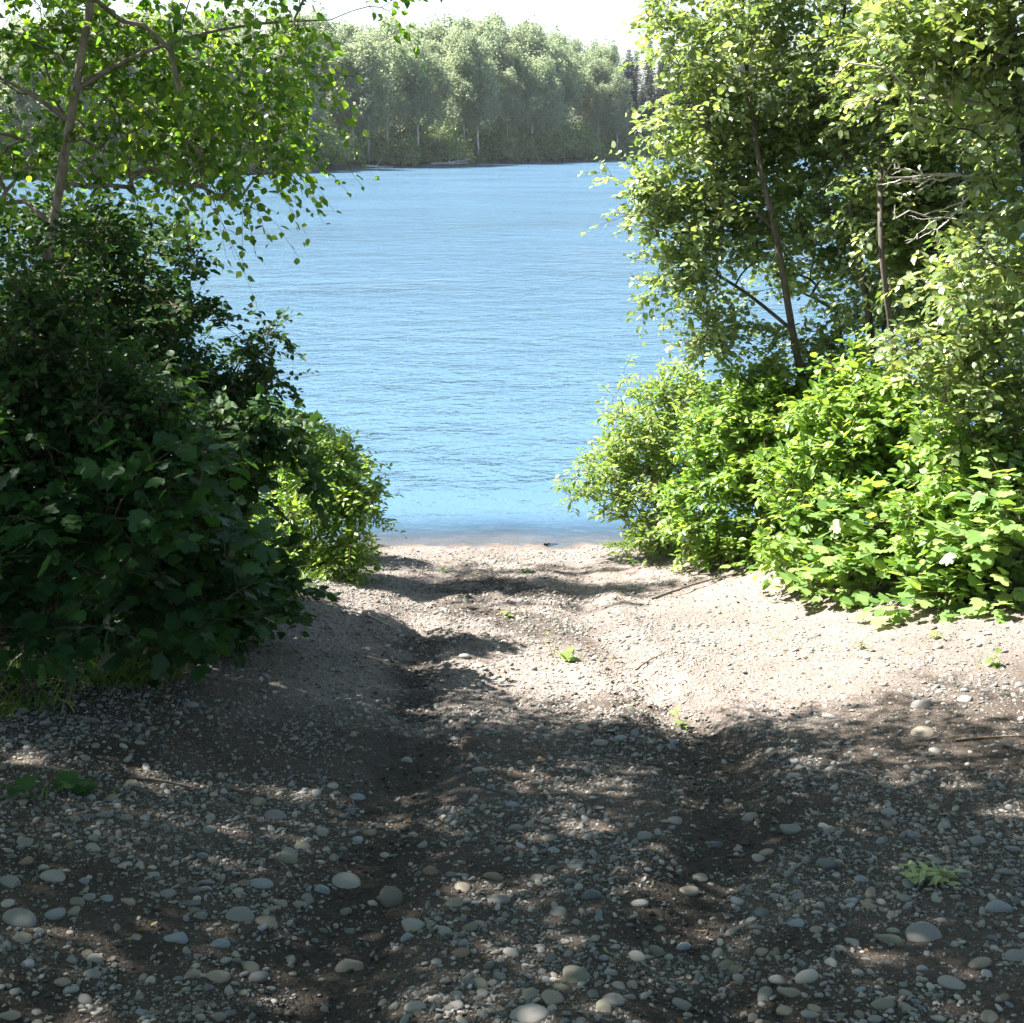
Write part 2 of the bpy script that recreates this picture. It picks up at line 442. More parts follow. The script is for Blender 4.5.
# ------------------------------------------------------------------ plants
def tubes(chains, sides=6):
    """chains: list of (pts (n,3), radii (n,))"""
    Vs, Qs, off = [], [], 0
    ang = np.linspace(0, 2 * math.pi, sides, endpoint=False)
    ca, sa = np.cos(ang), np.sin(ang)
    for P_, R_ in chains:
        P_ = np.asarray(P_, float); R_ = np.asarray(R_, float)
        n = len(P_)
        if n < 2: continue
        T = unit(np.gradient(P_, axis=0))
        ref = np.array([1.0, 0.1, 0.05]) if abs(T[0][0]) < .9 else np.array([0, 1.0, 0])
        A = unit(np.cross(T, ref)); B = np.cross(T, A)
        ring = P_[:, None] + R_[:, None, None] * (ca[None, :, None] * A[:, None] + sa[None, :, None] * B[:, None])
        Vs.append(ring.reshape(-1, 3))
        i = np.arange(n - 1)[:, None] * sides + np.arange(sides)[None]
        j = np.arange(n - 1)[:, None] * sides + (np.arange(sides)[None] + 1) % sides
        Qs.append((np.stack([i, j, j + sides, i + sides], -1).reshape(-1, 4)) + off)
        off += n * sides
    return np.concatenate(Vs), np.concatenate(Qs)

LEAF = {
    'ovate': (np.array([[0, 0, 0], [-.30, .22, .05], [-.36, .50, .07], [-.16, .82, .03], [0, 1, -.06], [.16, .82, .03], [.36, .50, .07], [.30, .22, .05], [0, .45, -.03]], float),
              np.array([[0, 8, 1], [1, 8, 2], [2, 8, 3], [3, 8, 4], [4, 8, 5], [5, 8, 6], [6, 8, 7], [7, 8, 0]])),
    'narrow': (np.array([[0, 0, 0], [-.17, .35, .04], [-.12, .7, .02], [0, 1, -.10], [.12, .7, .02], [.17, .35, .04], [0, .5, -.02]], float),
               np.array([[0, 6, 1], [1, 6, 2], [2, 6, 3], [3, 6, 4], [4, 6, 5], [5, 6, 0]])),
    'simple': (np.array([[0, 0, 0], [-.36, .42, .06], [0, 1, -.05], [.36, .42, .06]], float), np.array([[0, 2, 1], [0, 3, 2]])),
}
# broad five-lobed leaf
_pts = [(0, 0)]
for a, r_ in ((-100, .46), (-82, .62), (-64, .50), (-45, .76), (-27, .64), (-12, .88), (0, 1.0), (12, .88), (27, .64), (45, .76), (64, .50), (82, .62), (100, .46)):
    _pts.append((math.sin(math.radians(a)) * r_ * .72, .28 + math.cos(math.radians(a)) * r_ * .72))
_v = np.array([[px_, py_, -.10 * (px_ ** 2 + (py_ - .3) ** 2) + .03 * (i % 2)] for i, (px_, py_) in enumerate(_pts)] + [[0, .28, -.03]])
_n = len(_pts)
LEAF['lobed'] = (_v, np.array([[_n, (i + 1) % _n, i] for i in range(_n)]))

def leaves_mesh(name, pos, d, nrm, size, rnd, kind='ovate', width=1.0):
    V0, T0 = LEAF[kind]
    d = unit(d); nrm = unit(nrm - (nrm * d).sum(-1, keepdims=True) * d)
    s = np.cross(d, nrm)
    k = len(V0)
    curl = rnd_unit(len(pos))[:, :1] * 0.5
    L = V0[None] * np.ones((len(pos), 1, 1))
    L = L.copy(); L[..., 2] = L[..., 2] * (1 + 2.0 * curl) - 0.12 * (L[..., 1] ** 2) * (0.5 + curl)
    w = width
    V = pos[:, None] + size[:, None, None] * (L[..., 0:1] * w * s[:, None] + L[..., 1:2] * d[:, None] + L[..., 2:3] * nrm[:, None])
    T = (T0[None] + (np.arange(len(pos)) * k)[:, None, None]).reshape(-1, 3)
    return V.reshape(-1, 3), T, np.repeat(rnd, k)

def rnd_unit(n):
    return unit(RS.normal(size=(n, 3)))

def sun_hit(p):
    """where the shadow of a point falls, roughly"""
    z0 = 1.3
    t = np.maximum(p[..., 2] - z0, 0) / SUN_DIR[2]
    return p[..., 0] - SUN_DIR[0] * t, p[..., 1] - SUN_DIR[1] * t

def shades_sunny_patch(p):
    hx, hy = sun_hit(p)
    yb = np.interp(hx, [-3, -.9, -.2, .6, 1.3, 2.0, 3.0, 6], [9.5, 8.5, 6.6, 5.9, 5.75, 6.15, 6.45, 6.6]) + 0.25 * fbm(hx * 2, hy * 0, 3, 2)
    t2 = np.maximum(p[..., 2] - 1.1, 0) / SUN_DIR[2]
    sx = p[..., 0] - SUN_DIR[0] * t2; sy = p[..., 1] - SUN_DIR[1] * t2
    shrub = (sx > -2.7) & (sx < -1.2) & (sy > 9.7) & (sy < 11.6)
    return ((hy > yb) & (hx > -1.2) & (hy < 9.3) & (hx < 7)) | ((hy > 9.2) & (hy < 13) & (hx > -1.3) & (hx <= 1.1) & (fbm(hx * .5, hy * 1.6, 19, 3) < -.14)) | ((hy > yb) & (hx > 1.1) & (hy < 14)) | shrub

def outside_view(p):
    px, py, dep = project(p)
    return shades_sunny_patch(p) | ((dep > -.5) & (px > -130) & (px < 1150) & (py > -110) & (p[..., 1] < 14)) | (np.linalg.norm(p - CAM, axis=-1) < 2.4)

def env_targets(env, n, shell=0.55, prune=None):
    """env: list of (centre, radii(3), weight)"""
    w = np.array([e[2] for e in env], float); w /= w.sum()
    T = []
    for (c_, r_, _), k in zip(env, (w * n).astype(int) + 1):
        u = rnd_unit(k) * (shell + (1 - shell) * RS.rand(k, 1) ** 0.6) * np.exp(RS.normal(size=(k, 1)) * .20)
        T.append(np.array(c_) + u * np.array(r_))
    T = np.concatenate(T)
    if prune is not None: T = T[~prune(T)]
    g = height(T[:, 0], T[:, 1], False)
    return T[T[:, 2] > g + 0.05]

def grow(stems, T, r_tip=0.0022, sag=0.12, power=2.4, up=0.9):
    """stems: list of polylines. Each target is joined to the nearest living node. Returns chains with radii and the shoots' end nodes."""
    P_ = []; par = []; chains = []
    for st in stems:
        st = np.asarray(st, float)
        # resample
        L = np.concatenate([[0], np.cumsum(np.linalg.norm(np.diff(st, axis=0), axis=1))])
        k = max(6, int(L[-1] / 0.16))
        t = np.linspace(0, L[-1], k)
        pts = np.stack([np.interp(t, L, st[:, j]) for j in range(3)], -1)
        for _ in range(3): pts[1:-1] = (pts[:-2] + 2 * pts[1:-1] + pts[2:]) / 4
        base = len(P_); ch = []
        for i, q in enumerate(pts):
            P_.append(q); par.append(-1 if i == 0 else base + i - 1); ch.append(base + i)
        chains.append(ch)
    root = np.array(P_[0])
    order = np.argsort(np.linalg.norm(T - np.mean([s[0] for s in stems], axis=0), axis=1))
    buf = np.zeros((len(P_) + len(T) * 7, 3)); cnt = len(P_)
    buf[:cnt] = P_
    for ti in order:
        q = T[ti]
        d = q - buf[:cnt]
        dist = np.linalg.norm(d, axis=1)
        cost = dist + up * np.maximum(0, -(d[:, 2]) + 0.25 * dist)   # prefer to climb
        a = int(np.argmin(cost)); L = dist[a]
        k = int(np.clip(L / 0.16, 2, 6))
        ch = [a]; s0 = buf[a].copy()
        pd = s0 - buf[par[a]] if par[a] >= 0 else np.array([0, 0, 1.0])
        pd = unit(pd) * L * 0.35
        mid = (s0 + q) / 2 + pd * 0.5 + RS.normal(size=3) * L * 0.06 + np.array([0, 0, sag * L])
        for i in range(1, k + 1):
            t = i / k
            b_ = (1 - t) ** 2 * s0 + 2 * t * (1 - t) * mid + t * t * q
            buf[cnt] = b_; par.append(ch[-1]); ch.append(cnt); cnt += 1
        chains.append(ch)
    par = np.array(par); n = cnt
    load = np.zeros(n)
    kids = np.zeros(n, int)
    for i in range(n):
        if par[i] >= 0: kids[par[i]] += 1
    load[kids == 0] = r_tip ** power
    for i in range(n - 1, 0, -1):
        if par[i] >= 0: load[par[i]] += load[i] + (r_tip * .12) ** power
    R_ = np.maximum(load, r_tip ** power) ** (1 / power)
    return buf[:n], par, chains, R_

def plant(name, label, cat, base, stems, env, n, leafmat, barkmat, leaf=.06, kind='ovate', per=9, width=1.0, group=None, prune=None,
          shoot=.22, droop=.25, trunk_r=None, rtip=.0022, shell=.5, up=.9, limb_r=None, updir=.7, tilt=.45, branch_name='branches', parts=True, toward=0.0, leafbend=.8, extra=2, size_var=.35):
    T = env_targets(env, n, shell, prune)
    P_, par, chains, R_ = grow(stems, T, rtip, up=up)
    if trunk_r is not None:
        R_ = np.minimum(R_, trunk_r * 1.0) if R_.max() > trunk_r else R_ * 1.0
        ns = sum(1 for _ in stems)
        for si, c_ in enumerate(chains[:ns]):
            k = len(c_); taper = np.linspace(1, 0.25, k)
            if limb_r and si >= limb_r[0]: R_[c_] = np.minimum(np.maximum(R_[c_], limb_r[1] * taper), limb_r[1])
            else: R_[c_] = np.maximum(R_[c_], trunk_r * taper)
    if trunk_r is not None:
        on_stem = np.zeros(len(R_), bool)
        for c_ in chains[:len(stems)]: on_stem[c_] = True
        R_[~on_stem] = np.minimum(R_[~on_stem], trunk_r * .36)
    base = np.array(base)
    t = thing(name, label, cat, base, group)
    ns = len(stems)
    trunk = [(P_[c_] - base, R_[c_] * (1 + .35 * np.exp(-np.arange(len(c_)) / 2.0))) for c_ in chains[:ns]]
    v, q = tubes(trunk, 9)
    link('trunk' if cat == 'tree' else 'stem', mesh(name + '_trunk', v, [q]), barkmat, t)
    rad = []
    for c_ in chains[ns:]:
        r = R_[c_].copy(); r[0] = min(r[0], r[1] * 1.25)
        rad.append((P_[c_] - base, r))
    # leafy shoots
    ends = np.array([c_[-1] for c_ in chains[ns:]])
    E = P_[ends]; D = unit(P_[ends] - P_[par[ends]])
    S0, SD, SL = [E], [unit(D + RS.normal(size=D.shape) * .3)], [shoot * (.6 + .8 * RS.rand(len(E)))]
    for k in range(extra):
        ci = [c_[RS.randint(max(1, len(c_) - 3), len(c_))] for c_ in chains[ns:]]
        S0.append(P_[ci]); SD.append(unit(D * .5 + rnd_unit(len(D)) * .8 + np.array([0, 0, .15]))); SL.append(shoot * (.5 + .8 * RS.rand(len(E))))
    S0 = np.concatenate(S0); SD = np.concatenate(SD); SL = np.concatenate(SL)
    shoots = []
    for a, d_, l in zip(S0, SD, SL):
        u = np.linspace(0, 1, 4)[:, None]
        shoots.append((a + d_ * l * u + np.array([0, 0, -droop * l]) * u ** 2 - base, np.linspace(rtip, rtip * .45, 4)))
    v, q = tubes(rad, 5)
    v2, q2 = tubes(shoots, 3)
    link(branch_name, mesh(name + '_branches', np.concatenate([v, v2]), [np.concatenate([q, q2 + len(v)])]), barkmat, t)
    ns_ = len(S0)
    u = (np.arange(per)[None] + .6 + .5 * RS.rand(ns_, per)) / per
    pos = S0[:, None] + SD[:, None] * (SL[:, None] * u)[..., None] + np.array([0, 0, -1.0]) * (droop * SL[:, None] * u ** 2)[..., None]
    side = unit(np.cross(SD, np.array([0, 0, 1.0])) + 1e-3)
    roll = RS.rand(ns_, 1) * .9 - .45
    sgn = np.where((np.arange(per)[None] + RS.randint(0, 2, (ns_, 1))) % 2 == 0, 1.0, -1.0)
    d = SD[:, None] * .55 + side[:, None] * (sgn * leafbend)[..., None] + np.array([0, 0, -1.0]) * (droop + roll * sgn)[..., None] + RS.normal(size=(ns_, per, 3)) * .28
    pos = pos.reshape(-1, 3); d = d.reshape(-1, 3)
    nrm = np.array([0, 0, updir]) + SUN_DIR * toward + RS.normal(size=pos.shape) * tilt
    sz = leaf * (1 - size_var + 2 * size_var * RS.rand(len(pos))) * np.tile(1.05 - .35 * (np.abs(np.linspace(0, 1, per) - .45)), ns_)
    rn = np.clip(.5 + .18 * RS.normal(size=len(pos)) + np.repeat(.16 * RS.normal(size=ns_), per), 0, 1)
    pos = pos + unit(d) * sz[:, None] * .25      # the leaf stalk
    V_, T_, A_ = leaves_mesh(name, pos - base, d, nrm, sz, rn, kind, width)
    link('crown' if cat == 'tree' else 'foliage', mesh(name + '_crown', V_, [T_], True, {'rnd': A_}), leafmat, t)
    return t

def E(px, py, Y, rx, rz, ry, w=None):
    """an ellipsoid of growth centred where the pixel's ray meets distance Y; radii rx, rz in pixels at that distance, ry in metres"""
    c_ = W(px, py, Y); dep = project(c_)[2]
    rx_, rz_ = rx * dep / F, rz * dep / F
    return (c_, (rx_, ry, rz_), w if w is not None else rx * rz * .85)

def gp(x, y, dz=-0.06):
    return np.array([x, y, H(x, y) + dz])

# ================================================================== LEFT SIDE
# leaning birch whose trunk shows at the left
Y0 = 6.1
b0 = gp(-2.95, 6.1)
st = [b0, W(18, 420, Y0), W(45, 270, Y0), (W(66, 150, Y0)), W(78, 70, Y0), W(96, -20, Y0), W(110, -200, 6.3), W(140, -420, 6.5), W(170, -640, 6.7)]
limb1 = [W(72, 92, Y0), W(110, 60, 6.1), W(170, 40, 6.2), W(250, 20, 6.4), W(330, 20, 6.6)]
limb2 = [W(68, 120, Y0), W(30, 90, 6.0), W(-40, 60, 5.9)]
plant('birch_tree', 'leaning birch with tan trunk and backlit leaves hanging over the river at left', 'tree', b0, [st, limb1, limb2],
      [E(60, 40, 6.5, 110, 80, .5, 5200), E(142, 50, 6.5, 100, 70, .6, 5600), E(227, 75, 6.4, 75, 80, .6, 3500), E(120, 151, 6.5, 95, 45, .45, 2800), E(187, 136, 6.2, 60, 50, .45, 2600),
       E(270, 121, 6.5, 38, 52, .4, 2600), E(302, 70, 6.5, 22, 40, .3, 700), E(20, 156, 6.5, 60, 60, .4, 2200), E(294, 30, 6.5, 40, 50, .4, 800), E(385, 8, 6.6, 22, 6, .2, 160), E(222, 191, 6.3, 40, 14, .2, 330),
       E(197, 166, 6.1, 30, 40, .3, 500),
       E(60, -190, 6.0, 330, 190, 1.7, 24000), E(172, -420, 5.7, 420, 240, 2.0, 24000)],
      1080, M['leaf_birch'], M['bark_birch'], leaf=.044, per=9, shoot=.30, droop=.55, trunk_r=.031, limb_r=(1, .011), prune=shades_sunny_patch, shell=.1, up=.25, toward=-.2, rtip=.0018, extra=1, tilt=.85)

# darker alder standing at the water's edge behind it
b0 = gp(-4.8, 13.0)
plant('alder_tree', 'dark small-leaved alder against the water, left of the gravel track', 'tree', b0,
      [[b0, W(70, 420, 13.0), W(90, 330, 12.9), W(110, 230, 12.8)], [b0, W(20, 400, 13.0), W(5, 300, 13.1), W(10, 220, 13.1)], [b0, W(110, 430, 12.8), W(150, 350, 12.7), W(160, 290, 12.6)]],
      [E(20, 300, 13.1, 80, 85, .9), E(100, 270, 12.9, 70, 65, .8), E(150, 330, 12.8, 50, 55, .6, 3000), E(60, 400, 12.9, 130, 80, .9), E(195, 390, 12.7, 50, 45, .5, 1800)],
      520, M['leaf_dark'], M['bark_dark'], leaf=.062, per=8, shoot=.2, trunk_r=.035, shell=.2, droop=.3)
b0 = gp(-3.0, 8.8)
plant('dark_shrub', 'dark shaded shrub with round leaves and upright sprigs beside the dark alder', 'shrub', b0,
      [[b0, W(120, 470, 8.7), W(130, 320, 8.6), W(122, 240, 8.6)], [b0, W(190, 470, 8.6), W(215, 400, 8.5), W(250, 345, 8.5)], [b0, W(70, 460, 8.8), W(40, 360, 8.8)]],
      [E(125, 240, 8.6, 55, 40, .4, 1900), E(60, 240, 8.6, 70, 50, .5, 2600), E(185, 250, 8.6, 26, 30, .3, 600), E(120, 320, 8.6, 85, 60, .7, 7000), E(60, 360, 8.7, 110, 60, .7, 6000), E(180, 400, 8.6, 80, 50, .6, 6000), E(200, 315, 8.5, 24, 18, .2, 380), E(262, 350, 8.4, 24, 30, .2, 620),
       E(245, 400, 8.4, 40, 28, .3, 1200), E(170, 460, 8.5, 100, 50, .6, 5000)],
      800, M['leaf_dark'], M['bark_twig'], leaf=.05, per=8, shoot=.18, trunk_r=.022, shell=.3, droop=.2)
# the bulk of the dark thicket: three bushes
b0 = gp(-2.7, 7.3)
plant('dark_shrub', 'dense dark shrub with oval leaves in front of the sunlit shrub at left', 'shrub', b0,
      [[b0, W(170, 520, 7.2), W(180, 420, 7.2)], [b0, W(225, 540, 7.1), W(262, 450, 7.2)], [b0, W(90, 500, 7.3), W(60, 420, 7.3)]],
      [E(165, 450, 7.2, 100, 48, .6, 7600), E(200, 500, 7.1, 55, 50, .45, 4000), E(262, 430, 7.3, 32, 22, .3, 900), E(80, 440, 7.3, 120, 50, .6, 6000), E(215, 590, 7.0, 70, 42, .45, 4500), E(90, 620, 7.0, 120, 40, .5, 4500), E(100, 540, 7.0, 120, 70, .5, 6000), E(300, 470, 7.4, 22, 10, .15, 160)],
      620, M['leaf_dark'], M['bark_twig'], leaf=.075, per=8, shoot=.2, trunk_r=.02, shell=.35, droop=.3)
b0 = gp(-2.9, 5.75)
plant('dark_shrub', 'tall loose dark shrub standing in front of the birch trunk', 'shrub', b0,
      [[b0, W(60, 470, 5.8), W(50, 360, 5.8), W(62, 270, 5.8)], [b0, W(110, 480, 5.7), W(130, 390, 5.7)], [b0, W(20, 460, 5.8), W(-10, 350, 5.8)]],
      [E(45, 310, 5.8, 55, 60, .3, 1500), E(20, 380, 5.8, 70, 50, .35, 2400), E(110, 400, 5.75, 60, 40, .3, 1800), E(150, 450, 5.7, 60, 40, .3, 1800), E(70, 460, 5.6, 90, 50, .3, 2600), E(90, 230, 5.85, 24, 30, .2, 300)],
      360, M['leaf_dark'], M['bark_twig'], leaf=.042, per=9, shoot=.2, trunk_r=.014, shell=.1, droop=.25)
# broad-leaved thimbleberries in the shade
for (bx, by, env, n, lab) in (
    (-2.35, 5.45, [E(110, 500, 5.3, 120, 45, .35, 5000), E(60, 560, 5.2, 110, 50, .3, 4500), E(30, 625, 5.1, 90, 35, .3, 3200)], 150, 'broad-leaved berry bush with maple-like leaves, nearest in the dark thicket'),
    (-2.05, 6.2, [E(200, 545, 6.0, 70, 45, .35, 4200), E(225, 600, 5.9, 45, 35, .3, 2200), E(150, 625, 5.8, 80, 30, .3, 3000), E(150, 470, 6.2, 90, 40, .3, 2500)], 120, 'broad-leaved berry bush in the shade where the thicket meets the track'),
    (-3.2, 5.6, [E(20, 450, 5.6, 80, 55, .4, 4000), E(-30, 520, 5.5, 90, 60, .4, 3000), E(60, 420, 5.8, 60, 30, .3, 1500)], 110, 'broad-leaved berry bush at the left edge under the birch')):
    b0 = gp(bx, by)
    c0 = env[0][0]
    plant('berry_bush', lab, 'shrub', b0,
          [[b0, (b0 + c0) / 2 + np.array([.1, 0, .1]), c0], [b0, (b0 + env[1][0]) / 2 + np.array([-.1, .1, .1]), env[1][0]], [b0, (b0 + env[2][0]) / 2, env[2][0]]],
          [(c_[0] + np.array([-.12, .1, 0]), c_[1], c_[2]) for c_ in env], int(n * 1.05), M['leaf_big'], M['bark_twig'], leaf=.095, kind='lobed', per=5, shoot=.22, size_var=.5, trunk_r=.009, shell=.3, droop=.1, updir=1.1, tilt=.5, extra=1, leafbend=1.0)

# sunlit yellow-green shrub at the shore
b0 = gp(-2.0, 10.6)
plant('willow_shrub', 'sunlit yellow-green shrub at the water end of the left side', 'shrub', b0,
      [[b0, W(330, 520, 10.6), W(350, 470, 10.6)], [b0, W(300, 520, 10.6), W(290, 440, 10.7)], [b0, W(340, 560, 10.4), W(365, 520, 10.4)]],
      [E(295, 440, 10.7, 32, 26, .5, 1200), E(320, 490, 10.6, 52, 48, .6, 3600), E(356, 500, 10.5, 26, 34, .35, 1400), E(290, 530, 10.5, 55, 50, .5, 3000), E(335, 560, 10.3, 35, 30, .35, 1500), E(345, 455, 10.6, 14, 16, .2, 240)],
      430, M['leaf_bright'], M['bark_twig'], leaf=.055, per=9, kind='ovate', width=.7, shoot=.2, trunk_r=.014, shell=.1, droop=.2, updir=.6)
b0 = gp(-3.0, 12.4)
plant('willow_shrub', 'sunlit shrub at the shoreline half hidden behind the yellow-green one', 'shrub', b0,
      [[b0, W(250, 480, 12.4), W(240, 420, 12.4)], [b0, W(290, 490, 12.4), W(310, 440, 12.4)]],
      [E(240, 440, 12.4, 60, 40, .7, 2500), E(300, 470, 12.3, 45, 42, .5, 2200), E(180, 470, 12.3, 70, 50, .7, 2600)],
      300, M['leaf_bright'], M['bark_twig'], leaf=.065, per=8, width=.8, shoot=.16, trunk_r=.014, shell=.4)

# unseen trees, crowns shaped to shade the foreground; rear ones added to block sky
for (bx, by, hh, env, n, lab) in (
    (-5.6, 5.2, 8.5, [((-4.6, 5.0, 7.2), (2.0, 1.8, 1.6), 3), ((-2.7, 5.3, 7.2), (1.9, 1.7, 1.2), 3.4), ((-5.4, 4.2, 5.0), (1.2, 1.2, 1.2), 1.0), ((-6.4, 4.9, 7.4), (1.5, 1.4, 1.2), 2.6)], 1050, 'birch left of the view, its crown shading the near gravel'),
    (-6.4, 8.8, 9.0, [((-6.0, 8.2, 6.2), (1.9, 1.5, 2.2), 3), ((-4.9, 7.0, 6.6), (1.5, 1.3, 1.2), 2.2), ((-5.2, 8.4, 3.9), (.9, 1.0, 1.0), 1.0), ((-6.7, 6.4, 6.9), (1.6, 1.2, 1.3), 2.2)], 800, 'birch left of the view, standing over the dark thicket'),
    (-7.9, 12.2, 9.0, [((-7.4, 12.0, 5.6), (1.7, 1.5, 2.4), 3), ((-4.9, 12.4, 6.9), (1.7, 1.2, .8), 5)], 1100, 'birch on the shore left of the view, shading the alder'),
    (-4.6, 2.4, 9.0, [((-3.6, 2.8, 7.6), (2.1, 2.0, 1.5), 3), ((-1.6, 4.2, 8.0), (1.9, 1.8, 1.2), 3.4)], 820, 'birch beside the photographer, left of the gravel track'),
    (4.9, 1.2, 9.5, [((3.6, 2.0, 7.8), (2.0, 1.9, 1.6), 3), ((1.4, 4.6, 8.0), (1.9, 1.5, 1.1), 3.2)], 720, 'birch right of the photographer, reaching over the track'),
    (2.2, -3.6, 10.0, [((1.5, -2.4, 7.0), (2.8, 2.2, 2.2), 3)], 380, 'unseen birch added to block sky light behind the photographer, right of the track'),
    (-2.6, -3.0, 10.0, [((-2.0, -1.8, 6.6), (2.4, 2.2, 2.2), 3)], 380, 'unseen birch added to block sky light behind the photographer, left of the track')):
    b0 = gp(bx, by)
    cs = [np.array(e[0], float) for e in env]
    stems = [[b0, b0 + np.array([.05, 0, 2.2]), (b0 + cs[0]) / 2 + np.array([0, 0, .9]), cs[0] + np.array([0, 0, .8])]]
    for c_ in cs[1:]:
        stems.append([b0 + np.array([.05, 0, 2.2]), (b0 + c_) / 2 + np.array([0, 0, .8]), c_])
    plant('birch_tree', lab, 'tree', b0, stems, env, n, M['leaf_birch'], M['bark_birch'], leaf=.085, kind='simple', per=9, shoot=.34, droop=.5, trunk_r=.07, prune=outside_view, shell=.1)

# ================================================================== RIGHT SIDE
b0 = gp(2.9, 11.6)
plant('alder_tree', 'alder with two thin dark trunks, the largest tree right of the track', 'tree', b0,
      [[b0, W(812, 430, 11.2), W(792, 330, 10.9), W(776, 230, 10.8), W(758, 160, 10.9), W(745, 60, 11.6), W(740, -60, 11.6)],
       [b0, W(880, 420, 11.1), W(870, 320, 10.7), W(858, 250, 10.6), W(848, 190, 10.7), W(840, 90, 11.4), W(850, -80, 11.4)],
       [W(776, 230, 10.8), W(730, 190, 11.5), W(680, 165, 11.4)], [W(792, 330, 10.9), W(745, 290, 11.5), W(700, 265, 11.4)]],
      [E(740, 40, 11.6, 90, 70, .9), E(700, 110, 11.5, 55, 75, .7), E(655, 185, 11.4, 40, 22, .4, 900), E(660, 225, 11.4, 38, 40, .45, 1500), E(690, 280, 11.4, 40, 40, .5, 1800), E(725, 330, 11.4, 48, 30, .5, 1700),
       E(770, 140, 11.7, 85, 55, .7, 4800), E(800, 240, 11.8, 55, 65, .6, 2600), E(850, 100, 11.4, 100, 110, 1.0), E(740, 220, 11.4, 60, 60, .7, 3600), E(665, 25, 11.4, 26, 34, .35, 500), E(780, -90, 11.5, 130, 90, 1.0, 6000), E(820, 360, 11.4, 80, 36, .7, 2500), E(850, 230, 11.9, 70, 90, .6, 5200), E(710, 200, 11.6, 45, 60, .6, 2200), E(900, 300, 11.8, 70, 60, .6, 3600)],
      1250, M['leaf_alder'], M['bark_dark'], leaf=.064, per=9, shoot=.28, trunk_r=.045, limb_r=(2, .014), shell=.1, droop=.25, tilt=.7, toward=.5, prune=None)
b0 = gp(3.9, 10.4)
plant('alder_tree', 'alder with one slim trunk, between the two-trunked alder and the edge tree', 'tree', b0,
      [[b0, W(905, 430, 10.2), W(893, 340, 9.9), W(880, 250, 9.8), W(880, 140, 10.4), W(905, 0, 10.4), W(910, -100, 10.4)]],
      [E(900, 60, 10.4, 70, 80, .8), E(950, 150, 10.3, 80, 70, .8, 3800), E(935, 250, 10.5, 80, 75, .6, 5200), E(900, 190, 10.6, 55, 50, .5, 2400), E(980, 330, 10.1, 70, 60, .7), E(930, -70, 10.3, 110, 70, .9, 4000)],
      760, M['leaf_alder'], M['bark_dark'], leaf=.064, per=9, tilt=.7, shoot=.28, trunk_r=.034, shell=.2, toward=.5)
b0 = gp(4.2, 8.2)
edge = plant('edge_tree', 'reddish-barked tree cut by the right edge, with bare pale twigs', 'tree', b0,
      [[b0, W(1060, 400, 8.0), W(1038, 240, 7.7), W(1022, 150, 7.6), W(1012, 60, 7.6), W(1010, -60, 7.6), W(1020, -220, 7.6)],
       [W(1018, 130, 7.6), W(985, 90, 7.5), W(940, 60, 7.5)], [W(1016, 60, 7.6), W(990, 20, 7.6), W(965, -30, 7.6)]],
      [E(990, 40, 7.5, 60, 80, .5, 2600), E(930, 40, 7.5, 60, 60, .4, 1500), E(1060, 120, 7.5, 70, 130, .6, 3000), E(1010, 240, 7.5, 60, 60, .4, 1300), E(1040, -120, 7.4, 120, 100, .8, 6000)],
      480, M['leaf_alder'], M['bark_dark'], leaf=.066, per=7, shoot=.24, trunk_r=.045, limb_r=(1, .013), shell=.3, toward=.4)
# bare dead twigs on that tree
tw = []
base_e = np.array(edge.location)
def twig(p0, p1, r, depth):
    p0 = np.array(p0); p1 = np.array(p1); L = np.linalg.norm(p1 - p0)
    k = 7; u = np.linspace(0, 1, k)[:, None]
    pts = p0 + (p1 - p0) * u + RS.normal(size=(k, 3)) * L * .028 * (u > 0) + np.array([0, 0, -.06 * L]) * u ** 2
    tw.append((pts - base_e, r * np.linspace(1, .4, k)))
    if depth:
        for i in range(2, k):
            if RS.rand() < .85:
                d = unit((p1 - p0)) * .5 + rnd_unit(1)[0] * .6 + np.array([-.1, 0, .1])
                twig(pts[i], pts[i] + d * L * (.5 - .05 * i), r * .6, depth - 1)
twig(W(1020, 175, 7.6), W(885, 165, 7.4), .010, 2)
twig(W(1020, 120, 7.6), W(850, 55, 7.5), .012, 2)
twig(W(1020, 215, 7.6), W(890, 205, 7.3), .008, 2)
twig(W(1020, 150, 7.6), W(930, 225, 7.3), .008, 1)
v, q = tubes(tw, 5)
tag(link('dead_twigs', mesh('dead_twigs', v, [q]), M['bark_pale'], edge), 'bare pale dead twigs')

b0 = gp(3.55, 8.6)
plant('sapling', 'slim upright sapling with a brown stem near the right edge', 'tree', b0,
      [[b0, W(1008, 450, 8.6), W(1000, 360, 8.6), W(985, 280, 8.6), W(978, 230, 8.6)]],
      [E(985, 300, 8.6, 50, 60, .4), E(1000, 400, 8.5, 60, 60, .4), E(940, 350, 8.6, 50, 50, .4, 1500)],
      150, M['leaf_alder'], M['bark_twig'], leaf=.066, per=7, shoot=.2, trunk_r=.012, shell=.3, toward=.3)

